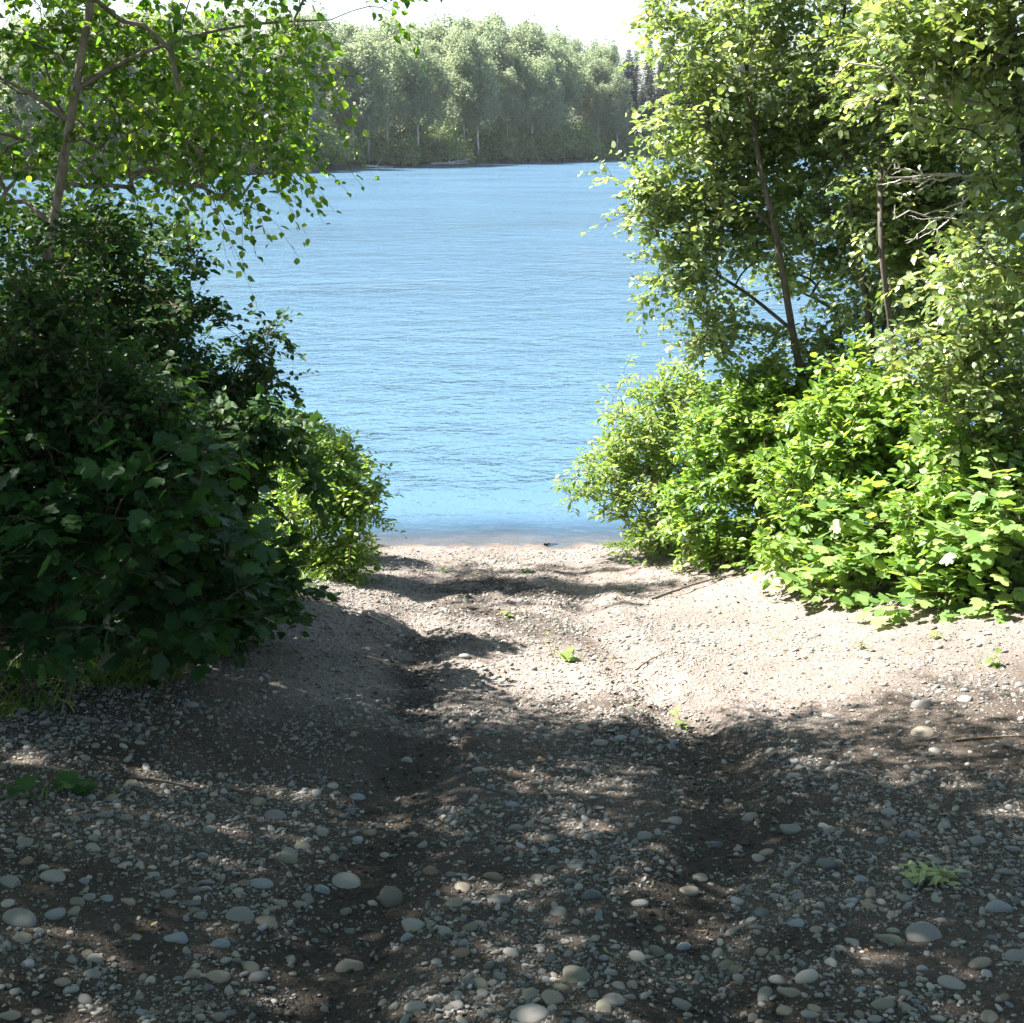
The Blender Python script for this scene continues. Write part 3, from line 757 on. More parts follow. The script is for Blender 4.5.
bushes = [
 ((1.55, 11.9), [E(610, 470, 12.0, 32, 26, .45, 1100), E(640, 425, 12.0, 34, 36, .5, 1500), E(650, 500, 11.8, 48, 36, .6, 2200), E(690, 440, 12.0, 52, 52, .7, 3000), E(680, 540, 11.5, 48, 26, .4, 1300), E(580, 492, 12.0, 16, 8, .2, 170), E(680, 385, 12.0, 24, 22, .3, 600)],
  520, 'willow', 'willow_shrub', 'pale green willow reaching out over the water right of the beach', .066, .6),
 ((2.35, 11.2), [E(745, 440, 11.2, 60, 56, .6, 3600), E(770, 400, 11.2, 55, 36, .6, 2300), E(730, 510, 10.9, 62, 52, .5, 3200), E(820, 420, 11.1, 55, 50, .6, 2600), E(760, 560, 10.5, 55, 26, .35, 1500), E(780, 470, 10.5, 50, 60, .4, 3000), E(755, 410, 10.9, 55, 32, .4, 1700)],
  700, 'bright', 'bright_shrub', 'large bright green shrub in the middle of the sunlit right bank', .075, .8),
 ((3.3, 9.9), [E(880, 420, 9.9, 80, 52, .6, 4200), E(840, 490, 9.7, 75, 50, .5, 3600), E(940, 470, 9.6, 70, 60, .5, 3500), E(820, 560, 9.4, 55, 36, .35, 1600), E(880, 375, 10.0, 45, 20, .4, 600)],
  520, 'bright', 'bright_shrub', 'bright green shrub under the slim-trunked alder on the right bank', .078, .85),
 ((3.75, 8.7), [E(985, 460, 8.7, 58, 48, .5, 2800), E(1010, 520, 8.5, 55, 55, .45, 2700), E(950, 530, 8.5, 60, 45, .4, 2400)],
  300, 'bright', 'bright_shrub', 'bright green shrub around the foot of the slim sapling', .08, .85),
]
for (bx, by), env, n, mt, nm, lab, lf, wd in bushes:
    b0 = gp(bx, by)
    stems = [[b0, b0 * .45 + e[0] * .55 + np.array([0, 0, .08]), e[0]] for e in env[:4]]
    plant(nm, lab, 'shrub', b0, stems, env, n, M['leaf_' + mt], M['bark_twig'], leaf=lf, per=8, width=wd, shoot=.17, trunk_r=.014, shell=.5, droop=.15, updir=.8, toward=.4, tilt=.4)
for (bx, by), env, n, lab in (
    ((2.95, 9.15), [E(870, 520, 9.1, 58, 36, .35, 3000), E(840, 575, 8.9, 50, 26, .28, 1700), E(900, 580, 8.7, 50, 30, .28, 1700)], 95, 'broad-leaved bush with big pale green leaves low on the right bank'),
    ((3.4, 8.35), [E(960, 560, 8.3, 50, 34, .3, 2200), E(1000, 590, 8.1, 46, 34, .3, 2000), E(940, 600, 8.1, 50, 18, .22, 900)], 85, 'broad-leaved bush low at the right edge above the bare slope'),
    ((3.6, 8.0), [E(1010, 500, 8.0, 40, 34, .3, 1800), E(1000, 550, 7.9, 36, 30, .25, 1300), E(1040, 590, 7.8, 40, 34, .3, 1300), E(1000, 612, 7.75, 50, 20, .25, 1600), E(930, 605, 8.0, 50, 16, .25, 1100)], 105, 'broad-leaved bush with whitish sheen cut by the right edge')):
    b0 = gp(bx, by)
    plant('berry_bush', lab, 'shrub', b0, [[b0, (b0 + e[0]) / 2 + np.array([0, 0, .06]), e[0]] for e in env], env, n, M['leaf_biglit'], M['bark_twig'], leaf=.125, kind='lobed', per=4,
          shoot=.15, trunk_r=.008, shell=.5, droop=.05, updir=1.3, tilt=.35, extra=1, leafbend=1.0, toward=.3)

# bushes that close the ground beyond the edges of the view on both banks
for (bx, by, s, lab) in ((-5.2, 8.6, 1.1, 'dark shrub left of the broad-leaved bushes, outside the view'), (-6.3, 12.0, 1.3, 'shrub on the shoreline far left of the track'),
                         (5.6, 10.8, 1.2, 'shrub behind the edge tree on the right bank'), (5.4, 7.4, 1.1, 'shrub right of the edge tree, outside the view')):
    b0 = gp(bx, by); c0 = b0 + np.array([0, 0, 1.3 * s])
    plant('dark_shrub', lab, 'shrub', b0, [[b0, (b0 + c0) / 2, c0]], [(c0, (1.2 * s, 1.0 * s, 1.2 * s), 3)], 260, M['leaf_dark'] if bx < 0 else M['leaf_bright'], M['bark_twig'], leaf=.09, kind='simple', per=8, shoot=.25, trunk_r=.02, shell=.3)

# ================================================================== FAR BANK
def far_crown(h, w, n, kind):
    """leaf clumps in uneven lobes round a slim trunk; size about h metres"""
    lobes = []
    nl = RS.randint(15, 22)
    lean = RS.normal(size=2) * .03 * h
    for i in range(nl):
        t = .34 + .62 * (i + RS.rand()) / nl
        rad = w * (math.sin(min(1, (t - .10) / .90) * math.pi * .93) ** .8) * .58
        a = RS.rand() * 2 * math.pi
        c_ = np.array([math.cos(a) * rad * (.3 + .7 * RS.rand()) + lean[0] * t, math.sin(a) * rad * (.3 + .7 * RS.rand()) + lean[1] * t, h * t])
        lobes.append((c_, w * (.24 + .20 * RS.rand()) * (1.15 - .4 * t), .6 + .8 * RS.rand()))
    per = n // nl
    Ps, Ns, rn = [], [], []
    for c_, r_, e_ in lobes:
        # sprays inside each lobe
        k = per // 6
        u = rnd_unit(k) * (.45 + .55 * RS.rand(k, 1) ** .5); u[:, 2] *= e_ * 1.25
        sp = c_ + u * r_
        sp[:, 2] -= .25 * r_ * RS.rand(k)
        q = np.repeat(sp, 6, 0) + RS.normal(size=(k * 6, 3)) * np.array([.22, .22, .30])
        Ps.append(q); Ns.append(np.repeat(u, 6, 0)); rn.append(np.clip(.5 + .16 * RS.normal(size=k * 6) + .12 * RS.normal(), 0, 1))
    Ps = np.concatenate(Ps); Ns = np.concatenate(Ns); rn = np.concatenate(rn)
    d = rnd_unit(len(Ps)) + np.array([0, 0, -.5])
    V_, T_, A_ = leaves_mesh('c', Ps, d, Ns * .7 + np.array([0, 0, .5]) + RS.normal(size=Ps.shape) * .4, .30 * (.6 + .8 * RS.rand(len(Ps))), rn, 'simple', 1.2)
    return mesh(kind, V_, [T_], True, {'rnd': A_}), lobes, lean

protos = []
def far_tree(h, w, n):
    t = thing('birch_tree', 'x', 'tree')
    cm, lobes, lean = far_crown(h, w, n, 'far_crown')
    ch = []
    k = 12; u = np.linspace(0, 1, k)
    wob = np.cumsum(RS.normal(size=(k, 2)) * .05, 0)
    tr_ = np.stack([lean[0] * u + wob[:, 0] * u, lean[1] * u + wob[:, 1] * u, u * h * .93 - .4], -1)
    ch.append((tr_, .17 * (1 - .85 * u) * (h / 18)))
    for c_, r_, e_ in lobes:
        i = max(1, int(k * min(.9, c_[2] / h * .82)))
        p0 = tr_[i]; m_ = (p0 + c_) / 2 + np.array([0, 0, .3])
        ch.append((np.array([p0, (p0 + m_) / 2, m_, (m_ + c_) / 2, c_]), np.array([.05, .045, .035, .025, .012]) * h / 18))
    v, q = tubes(ch, 6)
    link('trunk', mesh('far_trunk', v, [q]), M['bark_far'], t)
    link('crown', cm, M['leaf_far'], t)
    return t
def far_spruce(h, w):
    t = thing('spruce_tree', 'x', 'tree')
    k = 10; u = np.linspace(0, 1, k)
    v, q = tubes([(np.stack([0 * u, 0 * u, u * h * .99 - .3], -1), .16 * (1.02 - u))], 6)
    link('trunk', mesh('spruce_trunk', v, [q]), M['bark_spruce'], t)
    P_, D_, n_ = [], [], []
    z = .08 * h
    while z < h * .985:
        f = 1 - z / h
        nb = RS.randint(7, 10); L0 = w * (f ** .8) * (.8 + .4 * RS.rand())
        for a in np.arange(nb) * 2 * math.pi / nb + RS.rand() * 6:
            L = L0 * (.7 + .5 * RS.rand()) + .12
            kk = max(3, int(L / .12)); s_ = np.linspace(.08, 1, kk)
            d = np.array([math.cos(a), math.sin(a), 0])
            p_ = d * (s_ * L)[:, None] + np.array([0, 0, 1.0]) * (z - .42 * L * s_ + .22 * L * s_ ** 2)[:, None]
            for sg in (-1, 1):
                P_.append(p_); D_.append(np.tile(d * .6 + sg * np.array([-d[1], d[0], 0]) * .8 + np.array([0, 0, -.35]), (kk, 1)) + RS.normal(size=(kk, 3)) * .2)
        z += .26 + .02 * RS.rand()
    P_ = np.concatenate(P_); D_ = np.concatenate(D_)
    V_, T_, A_ = leaves_mesh('c', P_, D_, np.tile([0, 0, 1.0], (len(P_), 1)) + RS.normal(size=P_.shape) * .2, .36 * (.7 + .6 * RS.rand(len(P_))), RS.rand(len(P_)), 'simple', .6)
    link('crown', mesh('spruce_crown', V_, [T_], True, {'rnd': A_}), M['needle'], t)
    return t
def far_shrub(r, hgt, n):
    t = thing('bank_shrub', 'x', 'shrub')
    k = n // 6
    u = rnd_unit(k) * (.35 + .65 * RS.rand(k, 1) ** .5); u[:, 2] = np.abs(u[:, 2])
    lump = 1 + .25 * np.sin(u[:, :1] * 5 + RS.rand() * 6) * np.cos(u[:, 1:2] * 4 + RS.rand() * 6)
    sp = u * lump * np.array([r, r, hgt])
    q = np.repeat(sp, 6, 0) + RS.normal(size=(k * 6, 3)) * .16
    V_, T_, A_ = leaves_mesh('c', q, rnd_unit(len(q)), np.repeat(u, 6, 0) + RS.normal(size=q.shape) * .4, .22 * (.6 + .8 * RS.rand(len(q))), np.clip(.5 + .2 * RS.normal(size=len(q)), 0, 1), 'simple', 1.1)
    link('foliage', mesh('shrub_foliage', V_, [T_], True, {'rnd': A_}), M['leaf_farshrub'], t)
    ch = []
    for i in range(7):
        e = sp[RS.randint(len(sp))]
        ch.append((np.array([[0, 0, -.2], e * .5 + np.array([0, 0, .15]), e]), np.array([.035, .025, .01])))
    v, q = tubes(ch, 5)
    link('stem', mesh('shrub_stem', v, [q]), M['bark_far'], t)
    return t

def copy_tree(o):
    c_ = o.copy(); col.objects.link(c_)
    for ch in list(o.children):
        d = ch.copy(); col.objects.link(d); d.parent = c_
    return c_

def yfar(x):
    return float(np.interp(x, FX, FY) + 2.5 * fbm(np.array([x * 0.06]), np.array([0.0]), 5, 3)[0])

births = [far_tree(18, w_, 9000) for w_ in (5.0, 5.6, 4.4, 6.0, 5.2, 4.8, 6.2)]
spruces = [far_spruce(18, 2.6), far_spruce(16, 2.1)]
shrubs = [far_shrub(2.2, 2.4, 1500), far_shrub(1.7, 2.9, 1500), far_shrub(2.8, 1.9, 1800), far_shrub(1.4, 1.6, 900)]
used = set()
def put(protos_, i, x, y, s, label, group, sz=1.0):
    o = protos_[i]
    if id(o) in used: o = copy_tree(o)
    else: used.add(id(o))
    o.location = (x, y, H(x, y) - .15)
    o.rotation_euler = (0, 0, RS.rand() * 6.28)
    o.scale = (s * sz, s * sz, s)
    o['label'] = label
    if group: o['group'] = group
    return o
# skyline heights wanted (pixel rows) for each picture column
SKX = np.array([-200, 0, 340, 365, 415, 467, 494, 535, 562, 604, 628, 700, 850, 1024, 1250])
SKY_ = np.array([6, 10, 8, 10, 22, 10, 14, 22, 33, 42, 38, 42, 36, 30, 30])
def top_h(x, y):
    px, _, dep = project(np.array([x, y, 10.0]))
    py = np.interp(px, SKX, SKY_)
    r = ray(px, py)
    return CAM[2] + r[2] * y / r[1] - H(x, y)
rows = [(3.0, 3.3, .62, .88), (8.0, 3.6, .74, .94), (14, 4.2, .84, 1.0), (22, 5.0, .92, 1.0), (32, 5.5, .97, 1.0)]
cnt = 0
for ri, (dd, sp, f0, f1) in enumerate(rows):
    s_ = -95.0 if ri else -90.0
    while s_ < 105:
        x = s_ + RS.normal() * .8
        y = yfar(x) + dd + RS.normal() * 1.2
        px, _, _ = project(np.array([x, y, 3.0]))
        s_ += sp * (.75 + .5 * RS.rand())
        if px < -160 or px > 1180: continue
        if ri == 0 and RS.rand() < .25: continue
        h = float(top_h(x, y)) * (f0 + (f1 - f0) * RS.rand())
        h = max(8, min(27, h))
        spruce = (622 < px < 700) or RS.rand() < .01
        if spruce:
            put(spruces, RS.randint(2), x, y, h / 17.5 * (1.02 if 620 < px < 700 else .96), 'dark spruce among the paler birches on the far bank', 'spruces on the far bank', 1.05)
        else:
            kindl = ['grey-green birch in the front row on the far bank, above the waterline shrubs', 'grey-green birch in the second row of the wood on the far bank'][ri] if ri < 2 else 'grey-green birch at the back of the wood on the far bank, forming the skyline'
            put(births, RS.randint(len(births)), x, y, h / 18.0, kindl, ['front-row birches on the far bank', 'second-row birches on the far bank'][ri] if ri < 2 else 'skyline birches on the far bank', 1.0 + .25 * RS.rand())
        cnt += 1
s_ = -85.0
while s_ < 100:
    x = s_; y = yfar(x) + .35 + 1.3 * RS.rand()
    px, _, _ = project(np.array([x, y, 1.0]))
    s_ += 1.3 + 1.3 * RS.rand()
    if px < -120 or px > 1140: continue
    put(shrubs, RS.randint(len(shrubs)), x, y, .6 + 1.0 * RS.rand() ** 1.5, 'low rounded shrub at the waterline of the far bank', 'shrubs along the far waterline')
    put(shrubs, RS.randint(len(shrubs)), x + RS.normal(), y + 8 + 2 * RS.rand(), 1.6 + .8 * RS.rand(), 'tall shrub under the birches of the far bank', 'tall shrubs under the far birches')
    if RS.rand() < .85:
        put(shrubs, RS.randint(len(shrubs)), x + RS.normal(), y + 3 + 2 * RS.rand(), 1.1 + .8 * RS.rand(), 'tall shrub under the birches of the far bank', 'tall shrubs under the far birches')
# fallen pale trunks at the far waterline
for px, py, L, a, lab in ((445, 160, 3.5, .5, 'pale fallen log at the far waterline under the birches'), (430, 166, 5.0, .1, 'long low driftwood log lying along the far waterline'), (352, 168, 4.0, -.1, 'driftwood log at the far waterline beside the left birch leaves')):
    x = (px - 512) / F * 185; y = yfar(x) + .3; x = (px - 512) / F * y / 1.04
    y = yfar(x) + .2; z = H(x, y) + .15
    k = 8; u = np.linspace(0, 1, k)
    pts = np.stack([u * L, .3 * u, a * L * .35 * u + .05 * np.sin(u * 7)], -1)
    ch = [(pts, .16 * (1 - .6 * u)), (np.array([pts[3], pts[3] + [.5, .1, .5], pts[3] + [.9, .1, 1.1]]), np.array([.06, .04, .02])), (np.array([pts[5], pts[5] + [.3, -.3, .4]]), np.array([.05, .02]))]
    v, q = tubes(ch, 8)
    tag(link('driftwood_log', mesh('driftwood_log', v, [q]), M['bark_far'], None, (x, y, z)), lab, 'log')

# ================================================================== GRAVEL AND STONES
import bmesh
def ico(sub):
    bm = bmesh.new(); bmesh.ops.create_icosphere(bm, subdivisions=sub, radius=1.0)
    bm.verts.ensure_lookup_table(); bm.faces.ensure_lookup_table()
    v = np.array([w_.co[:] for w_ in bm.verts]); f = np.array([[w_.index for w_ in g.verts] for g in bm.faces]); bm.free()
    return v, f
def pebble_shape(sub, seed, rough=.16, angular=0.0):
    v, f = ico(sub); rs = np.random.RandomState(seed)
    a, b_ = rs.uniform(.58, .9), rs.uniform(.34, .56)
    w_ = v.copy()
    for k in range(6):
        d = unit(rs.normal(size=3)[None])[0]; w_ *= (1 + rough * (.5 if k else 1) * np.sin(v @ d * rs.uniform(1.2, 3.0) + rs.rand() * 6) * .5)[:, None]
    if angular:
        for k in range(5):
            d = unit(rs.normal(size=3)[None])[0]; lim = rs.uniform(.62, .85); q = w_ @ d
            w_ -= np.maximum(q - lim, 0)[:, None] * d * angular
    w_ *= np.array([1.0, a, b_])
    return w_, f
SH1 = [pebble_shape(2, 100 + i, .18, .5) for i in range(8)]
SH2 = [pebble_shape(3, 200 + i, .26, .9 if i % 2 else .35) for i in range(8)]

def rotz(n):
    a = RS.rand(n) * 2 * math.pi
    return np.cos(a), np.sin(a)

def scatter(n, x0, x1, y0, y1):
    # density in proportion to what the camera resolves
    y = y0 + (y1 - y0) * RS.rand(n) ** 1.7
    x = x0 + (x1 - x0) * RS.rand(n)
    return x, y

def stone_density(x, y):
    d = .30 + .9 * sstep(-.25, .35, fbm(x * 1.6, y * 1.6, 88, 3))
    s = soilmask(x, y)
    d = d * (1 - .85 * s)
    d = d * (1 - .75 * sstep(-.05, -.9, x - left_edge(y))) * (1 - .9 * sstep(.1, .7, x - right_edge(y)))
    sand = sstep(5.8, 7.0, y) * sstep(.9, 1.6, x)           # the bare dusty slope
    d = d * (1 - .45 * sand) * (1 + .6 * sstep(5.6, 6.6, y) * sstep(1.0, .4, x))
    return d

hand = [  # px, py, width in px, kind, note
 (393,904,27,'olive','stands upright, the tallest stone near the middle of the foreground'),(349,969,32,'tan','lies alone below the tallest upright stone'),(15,922,38,'grey','cut by the left edge, biggest on that side'),
 (10,885,25,'grey','at the left edge above the biggest grey one'),(22,940,20,'tan','small, touching the biggest stone at the left edge'),(54,879,25,'pale',''),(54,918,25,'bluish',''),(10,1017,26,'tan','in the bottom left corner'),
 (168,895,20,'grey',''),(200,919,18,'grey',''),(218,946,20,'bluish',''),(220,980,30,'tan',''),(262,886,24,'bluish',''),(244,884,14,'brown','narrow, touching a bluish stone'),(287,862,23,'olive',''),(320,835,22,'pale','lone oval in the left half of the shade'),
 (349,884,32,'pale','long, left of the tallest upright stone'),(321,891,20,'bluish',''),(413,928,33,'pale','flat and whitish, just below the tallest upright stone'),(257,804,23,'tan',''),(277,818,22,'grey',''),(357,798,17,'bluish',''),(190,706,17,'pale','highest on the slope under the dark thicket'),
 (105,815,20,'grey',''),(133,785,15,'tan',''),(432,872,20,'brown',''),(491,877,21,'brown','round and brown in the middle of the track'),(386,858,14,'pale',''),(242,919,28,'grey',''),(268,926,24,'tan',''),(257,982,25,'dark',''),(178,939,26,'bluish',''),(481,987,18,'tan',''),(408,939,16,'bluish',''),
 (574,979,37,'olive','large, right one of the three at the bottom middle'),(554,1001,30,'tan','middle one of the three at the bottom middle'),(531,1017,38,'pale','cut by the bottom edge below the tan one'),(614,1003,25,'grey','dull grey, right of the three big ones at the bottom'),(689,894,22,'tan','tan, alone in the dark right rut'),
 (891,942,30,'olive',''),(927,938,40,'grey','long and flat, the widest stone right of the rut'),(999,911,30,'bluish','blue, below the withered leaves near the right edge'),(976,968,25,'tan',''),(954,987,32,'pale','angular and pale near the bottom right corner'),(1017,959,26,'grey','cut by the right edge near the corner'),
 (883,1006,24,'olive',''),(825,866,26,'dark',''),(794,831,26,'grey',''),(925,734,25,'tan','angular and reddish on the shaded right slope'),(920,706,24,'pale','flat, uppermost on the shaded right slope'),(889,814,20,'pale',''),(578,867,24,'dark',''),(647,838,18,'grey',''),
 (779,983,20,'pale',''),(807,980,26,'pale',''),(792,996,27,'tan',''),(740,980,14,'pale',''),(857,976,15,'pale','small and white, alone in dark soil'),(764,1000,22,'grey',''),(786,1013,20,'olive',''),(812,1016,20,'grey',''),(751,819,18,'grey',''),(738,903,18,'bluish',''),(881,842,18,'grey',''),(990,1017,20,'tan',''),
 (592,898,24,'dark',''),(682,950,18,'bluish',''),(538,880,17,'grey',''),(674,822,18,'grey',''),(613,659,10,'brown','small orange-brown, sitting in the sunlit part of the track'),(465,658,14,'pale',''),(484,644,11,'grey',''),(479,667,13,'tan',''),(500,668,12,'brown',''),(830,718,18,'grey',''),
 (966,700,18,'grey',''),(500,900,22,'grey',''),(455,905,20,'tan',''),(470,930,18,'olive',''),(130,905,18,'tan',''),(90,900,16,'grey',''),(95,960,20,'pale',''),(60,985,18,'tan',''),(345,915,18,'olive',''),(300,905,16,'grey',''),(700,880,18,'tan',''),(640,905,20,'grey',''),(660,930,16,'olive',''),(560,915,18,'grey',''),(610,975,16,'pale',''),(730,935,16,'tan',''),
 (905,900,18,'grey',''),(950,870,14,'pale',''),(840,950,16,'grey',''),(850,905,16,'bluish',''),(1015,850,18,'grey',''),(760,860,16,'pale',''),(715,845,16,'dark',''),(515,830,18,'grey',''),(560,785,14,'grey',''),(480,770,14,'pale',''),(455,740,14,'grey',''),(600,745,16,'pale',''),
]
grpnames = {}
def zone(px, py):
    if py < 730: return 'on the upper track'
    if px < 330: return 'in the left foreground gravel' if py > 860 else 'on the shaded left slope'
    if px < 640: return 'in the middle foreground gravel' if py > 860 else 'on the shaded middle of the track'
    return 'in the right foreground gravel' if py > 860 else 'on the shaded right slope'
def place_stone(i, x, y, a, colr, label, group):
    v, f = SH2[i % 8]
    o = bpy.data.objects.new('stone', STME[(i % 8, colr)]); col.objects.link(o)
    o.location = (x, y, H(x, y) + a * .03)
    o.scale = (a, a, a)
    o.rotation_euler = (RS.normal() * .18, RS.normal() * .18, RS.rand() * 6.28 if not label.startswith('UP') else .4)
    tag(o, label, 'stone', group)
    return o
STME = {}
for i in range(8):
    for c_ in STONE:
        v, f = SH2[i]
        me = mesh('stone_' + c_, v, [f]); me.materials.append(STONE[c_]); STME[(i, c_)] = me
col_word = {'grey': 'grey', 'bluish': 'bluish grey', 'tan': 'tan', 'pale': 'pale', 'olive': 'olive brown', 'dark': 'dark grey', 'brown': 'brown'}
taken = []
nstones = 0
for k, (px, py, w_, cl, note) in enumerate(hand):
    p_ = G(px, py); dep = project(p_)[2]; a = w_ / 2.0 * dep / F
    if note:
        lab = (col_word[cl] + ' river stone, ' + note) if not note.startswith(cl) and cl not in note.split()[0] else 'river stone, ' + note
        grp = 'larger river stones'
    else:
        lab = 'plain ' + col_word[cl] + ' rounded stone ' + zone(px, py); grp = lab.replace('stone', 'stones').replace('plain ', '')
    o = place_stone(k, p_[0], p_[1], a, cl, lab, grp)
    o.rotation_euler[2] = RS.normal() * .4
    if k == 0:
        o.rotation_euler = (1.0, .5, .3); o.location[2] += a * .45; 
    taken.append((p_[0], p_[1], a)); nstones += 1
taken = np.array(taken)
# free stones, biggest first, kept apart
nb = 120000
x, y = scatter(nb, -3.6, 4.6, 2.3, 13.2)
keep = RS.rand(nb) < stone_density(x, y)
x, y = x[keep], y[keep]
a = .0048 + .0038 * RS.gamma(1.25, 1.0, len(x)); a = np.minimum(a, .034)
ok = np.ones(len(x), bool)
d2 = np.min((x[:, None] - taken[None, :, 0]) ** 2 + (y[:, None] - taken[None, :, 1]) ** 2 - (taken[None, :, 2] * .95) ** 2 - (a[:, None] * .5) ** 2, axis=1)
ok &= d2 > 0
# hash grid thinning for the larger of them
cell = {}
for i in np.argsort(-a):
    if not ok[i]: continue
    if a[i] < .011: break
    key = (int(x[i] / .05), int(y[i] / .05)); bad = False
    for dx in (-1, 0, 1):
        for dy in (-1, 0, 1):
            for j in cell.get((key[0] + dx, key[1] + dy), ()):
                if (x[i] - x[j]) ** 2 + (y[i] - y[j]) ** 2 < (.8 * (a[i] + a[j])) ** 2: bad = True
    if bad: ok[i] = False
    else: cell.setdefault(key, []).append(i)
x, y, a = x[ok], y[ok], a[ok]
z = height(x, y)
px, py, dep = project(np.stack([x, y, z], -1))
app = a / dep * ((px > 0) & (px < 1024) & (py < 1023))
order = np.argsort(-app)
NIND = 298 - nstones
ind = order[:NIND]; rest = order[NIND:]
names = ['grey', 'grey', 'bluish', 'tan', 'pale', 'olive', 'dark', 'brown', 'grey', 'pale', 'tan']
for k, i in enumerate(ind):
    cl = names[RS.randint(len(names))]
    lab = 'small plain ' + col_word[cl] + ' stone ' + zone(px[i], py[i])
    place_stone(k, x[i], y[i], a[i], cl, lab, lab.replace('small plain ', 'small ').replace('stone', 'stones'))
def merge_pebbles(name, x, y, a, shapes, sink=.15, mat=None, kind='stuff'):
    Vs, Fs, As, off = [], [], [], 0
    z = height(x, y)
    ids = RS.randint(0, len(shapes), len(x))
    for s_, (v, f) in enumerate(shapes):
        k = np.where(ids == s_)[0]
        if not len(k): continue
        ca, sa = rotz(len(k)); tx = RS.normal(size=len(k)) * .25; ty = RS.normal(size=len(k)) * .25
        vx = v[None, :, 0] * ca[:, None] - v[None, :, 1] * sa[:, None]
        vy = v[None, :, 0] * sa[:, None] + v[None, :, 1] * ca[:, None]
        vz = v[None, :, 2] * (.8 + .5 * RS.rand(len(k)))[:, None] + vx * tx[:, None] + vy * ty[:, None]
        P_ = np.stack([x[k][:, None] + vx * a[k][:, None], y[k][:, None] + vy * a[k][:, None], (z[k] + a[k] * sink)[:, None] + vz * a[k][:, None]], -1)
        Vs.append(P_.reshape(-1, 3)); Fs.append((f[None] + (np.arange(len(k)) * len(v))[:, None, None]).reshape(-1, 3) + off)
        As.append(np.repeat(RS.rand(len(k)), len(v))); off += len(k) * len(v)
    me = mesh(name, np.concatenate(Vs), [np.concatenate(Fs)], True, {'rnd': np.concatenate(As)})
    return link(name, me, mat)
g = merge_pebbles('gravel', x[rest], y[rest], a[rest], SH1, .18, M['gravel'])
tag(g, 'loose grey and tan gravel spread over the track', 'gravel', kind='stuff')
# fine grit
ng = 150000
x, y = scatter(ng, -3.2, 4.4, 2.4, 9.5)
keep = RS.rand(ng) < stone_density(x, y) * 1.2
x, y = x[keep], y[keep]
SH0 = [pebble_shape(1, 300 + i, .2, .6) for i in range(3)]
v0, f0 = np.array([[1, 0, 0], [-.4, .8, 0], [-.7, -.6, .1], [.1, 0, .62], [.2, -.8, .05], [0, 0, -.4]], float), np.array([[0, 1, 3], [1, 2, 3], [2, 4, 3], [4, 0, 3], [1, 0, 5], [2, 1, 5], [4, 2, 5], [0, 4, 5]])
g = merge_pebbles('fine_gravel', x, y, .0028 + .003 * RS.rand(len(x)), [(v0, f0), (v0 * [1, .8, 1.2], f0)], .1, M['gravel'])
tag(g, 'fine grit between the stones of the track', 'gravel', kind='stuff')
# turned clods of dry earth
n = 2600
cx = np.concatenate([RS.normal(.75, .42, n // 2), RS.normal(-.15, .75, n - n // 2)]); cy = np.concatenate([RS.normal(6.9, .75, n // 2), RS.normal(10.4, 1.2, n - n // 2)])
k_ = (cy < 12.8) & (cy > 5)
g = merge_pebbles('earth_clods', cx[k_], cy[k_], .006 + .012 * RS.rand(k_.sum()) ** 2.2, SH1, .05, M['clod'])
tag(g, 'crumbled clods of dry earth turned up by wheels', 'earth', kind='stuff')

x = RS.uniform(-1.6, 1.8, 26000); y = RS.uniform(2.4, 12.8, 26000)
k_ = RS.rand(26000) < soilmask(x, y) ** 1.5 * .8
M['soil_clod'] = stone_mat('dark_soil', (.018, .0145, .011), (.060, .049, .038))
g = merge_pebbles('soil_crumbs', x[k_], y[k_], .004 + .012 * RS.rand(k_.sum()) ** 2.5, SH0, .2, M['soil_clod'])
tag(g, 'dark moist soil crumbs churned up in the wheel ruts', 'earth', kind='stuff')
# dry leaf scraps
n = 2600
x = RS.uniform(-3.0, 4.0, n); y = 2.5 + 10.3 * RS.rand(n) ** 1.3
side_ = sstep(.9, 0, np.minimum(x - left_edge(y), right_edge(y) - x)); k_ = (RS.rand(n) < .30 + .7 * side_) & (x > left_edge(y) - .3) & (x < right_edge(y) + .3)
x, y = x[k_], y[k_]; n = len(x)
a = RS.rand(n) * 6.28
V_, T_, A_ = leaves_mesh('litter', np.stack([x, y, height(x, y) + .006], -1), np.stack([np.cos(a), np.sin(a), RS.normal(size=n) * .25], -1), np.tile([0, 0, 1.0], (n, 1)) + RS.normal(size=(n, 3)) * .35, .014 + .022 * RS.rand(n), RS.rand(n), 'ovate', .8)
M['litter'] = leaf_mat('dry_leaf', [(.09, .055, .025), (.20, .13, .06), (.30, .24, .12)], (1, 1, 1), .15, .7, .2)
tag(link('leaf_litter', mesh('leaf_litter', V_, [T_], True, {'rnd': A_}), M['litter']), 'dry brown leaf scraps scattered on the track', 'leaf litter', kind='stuff')

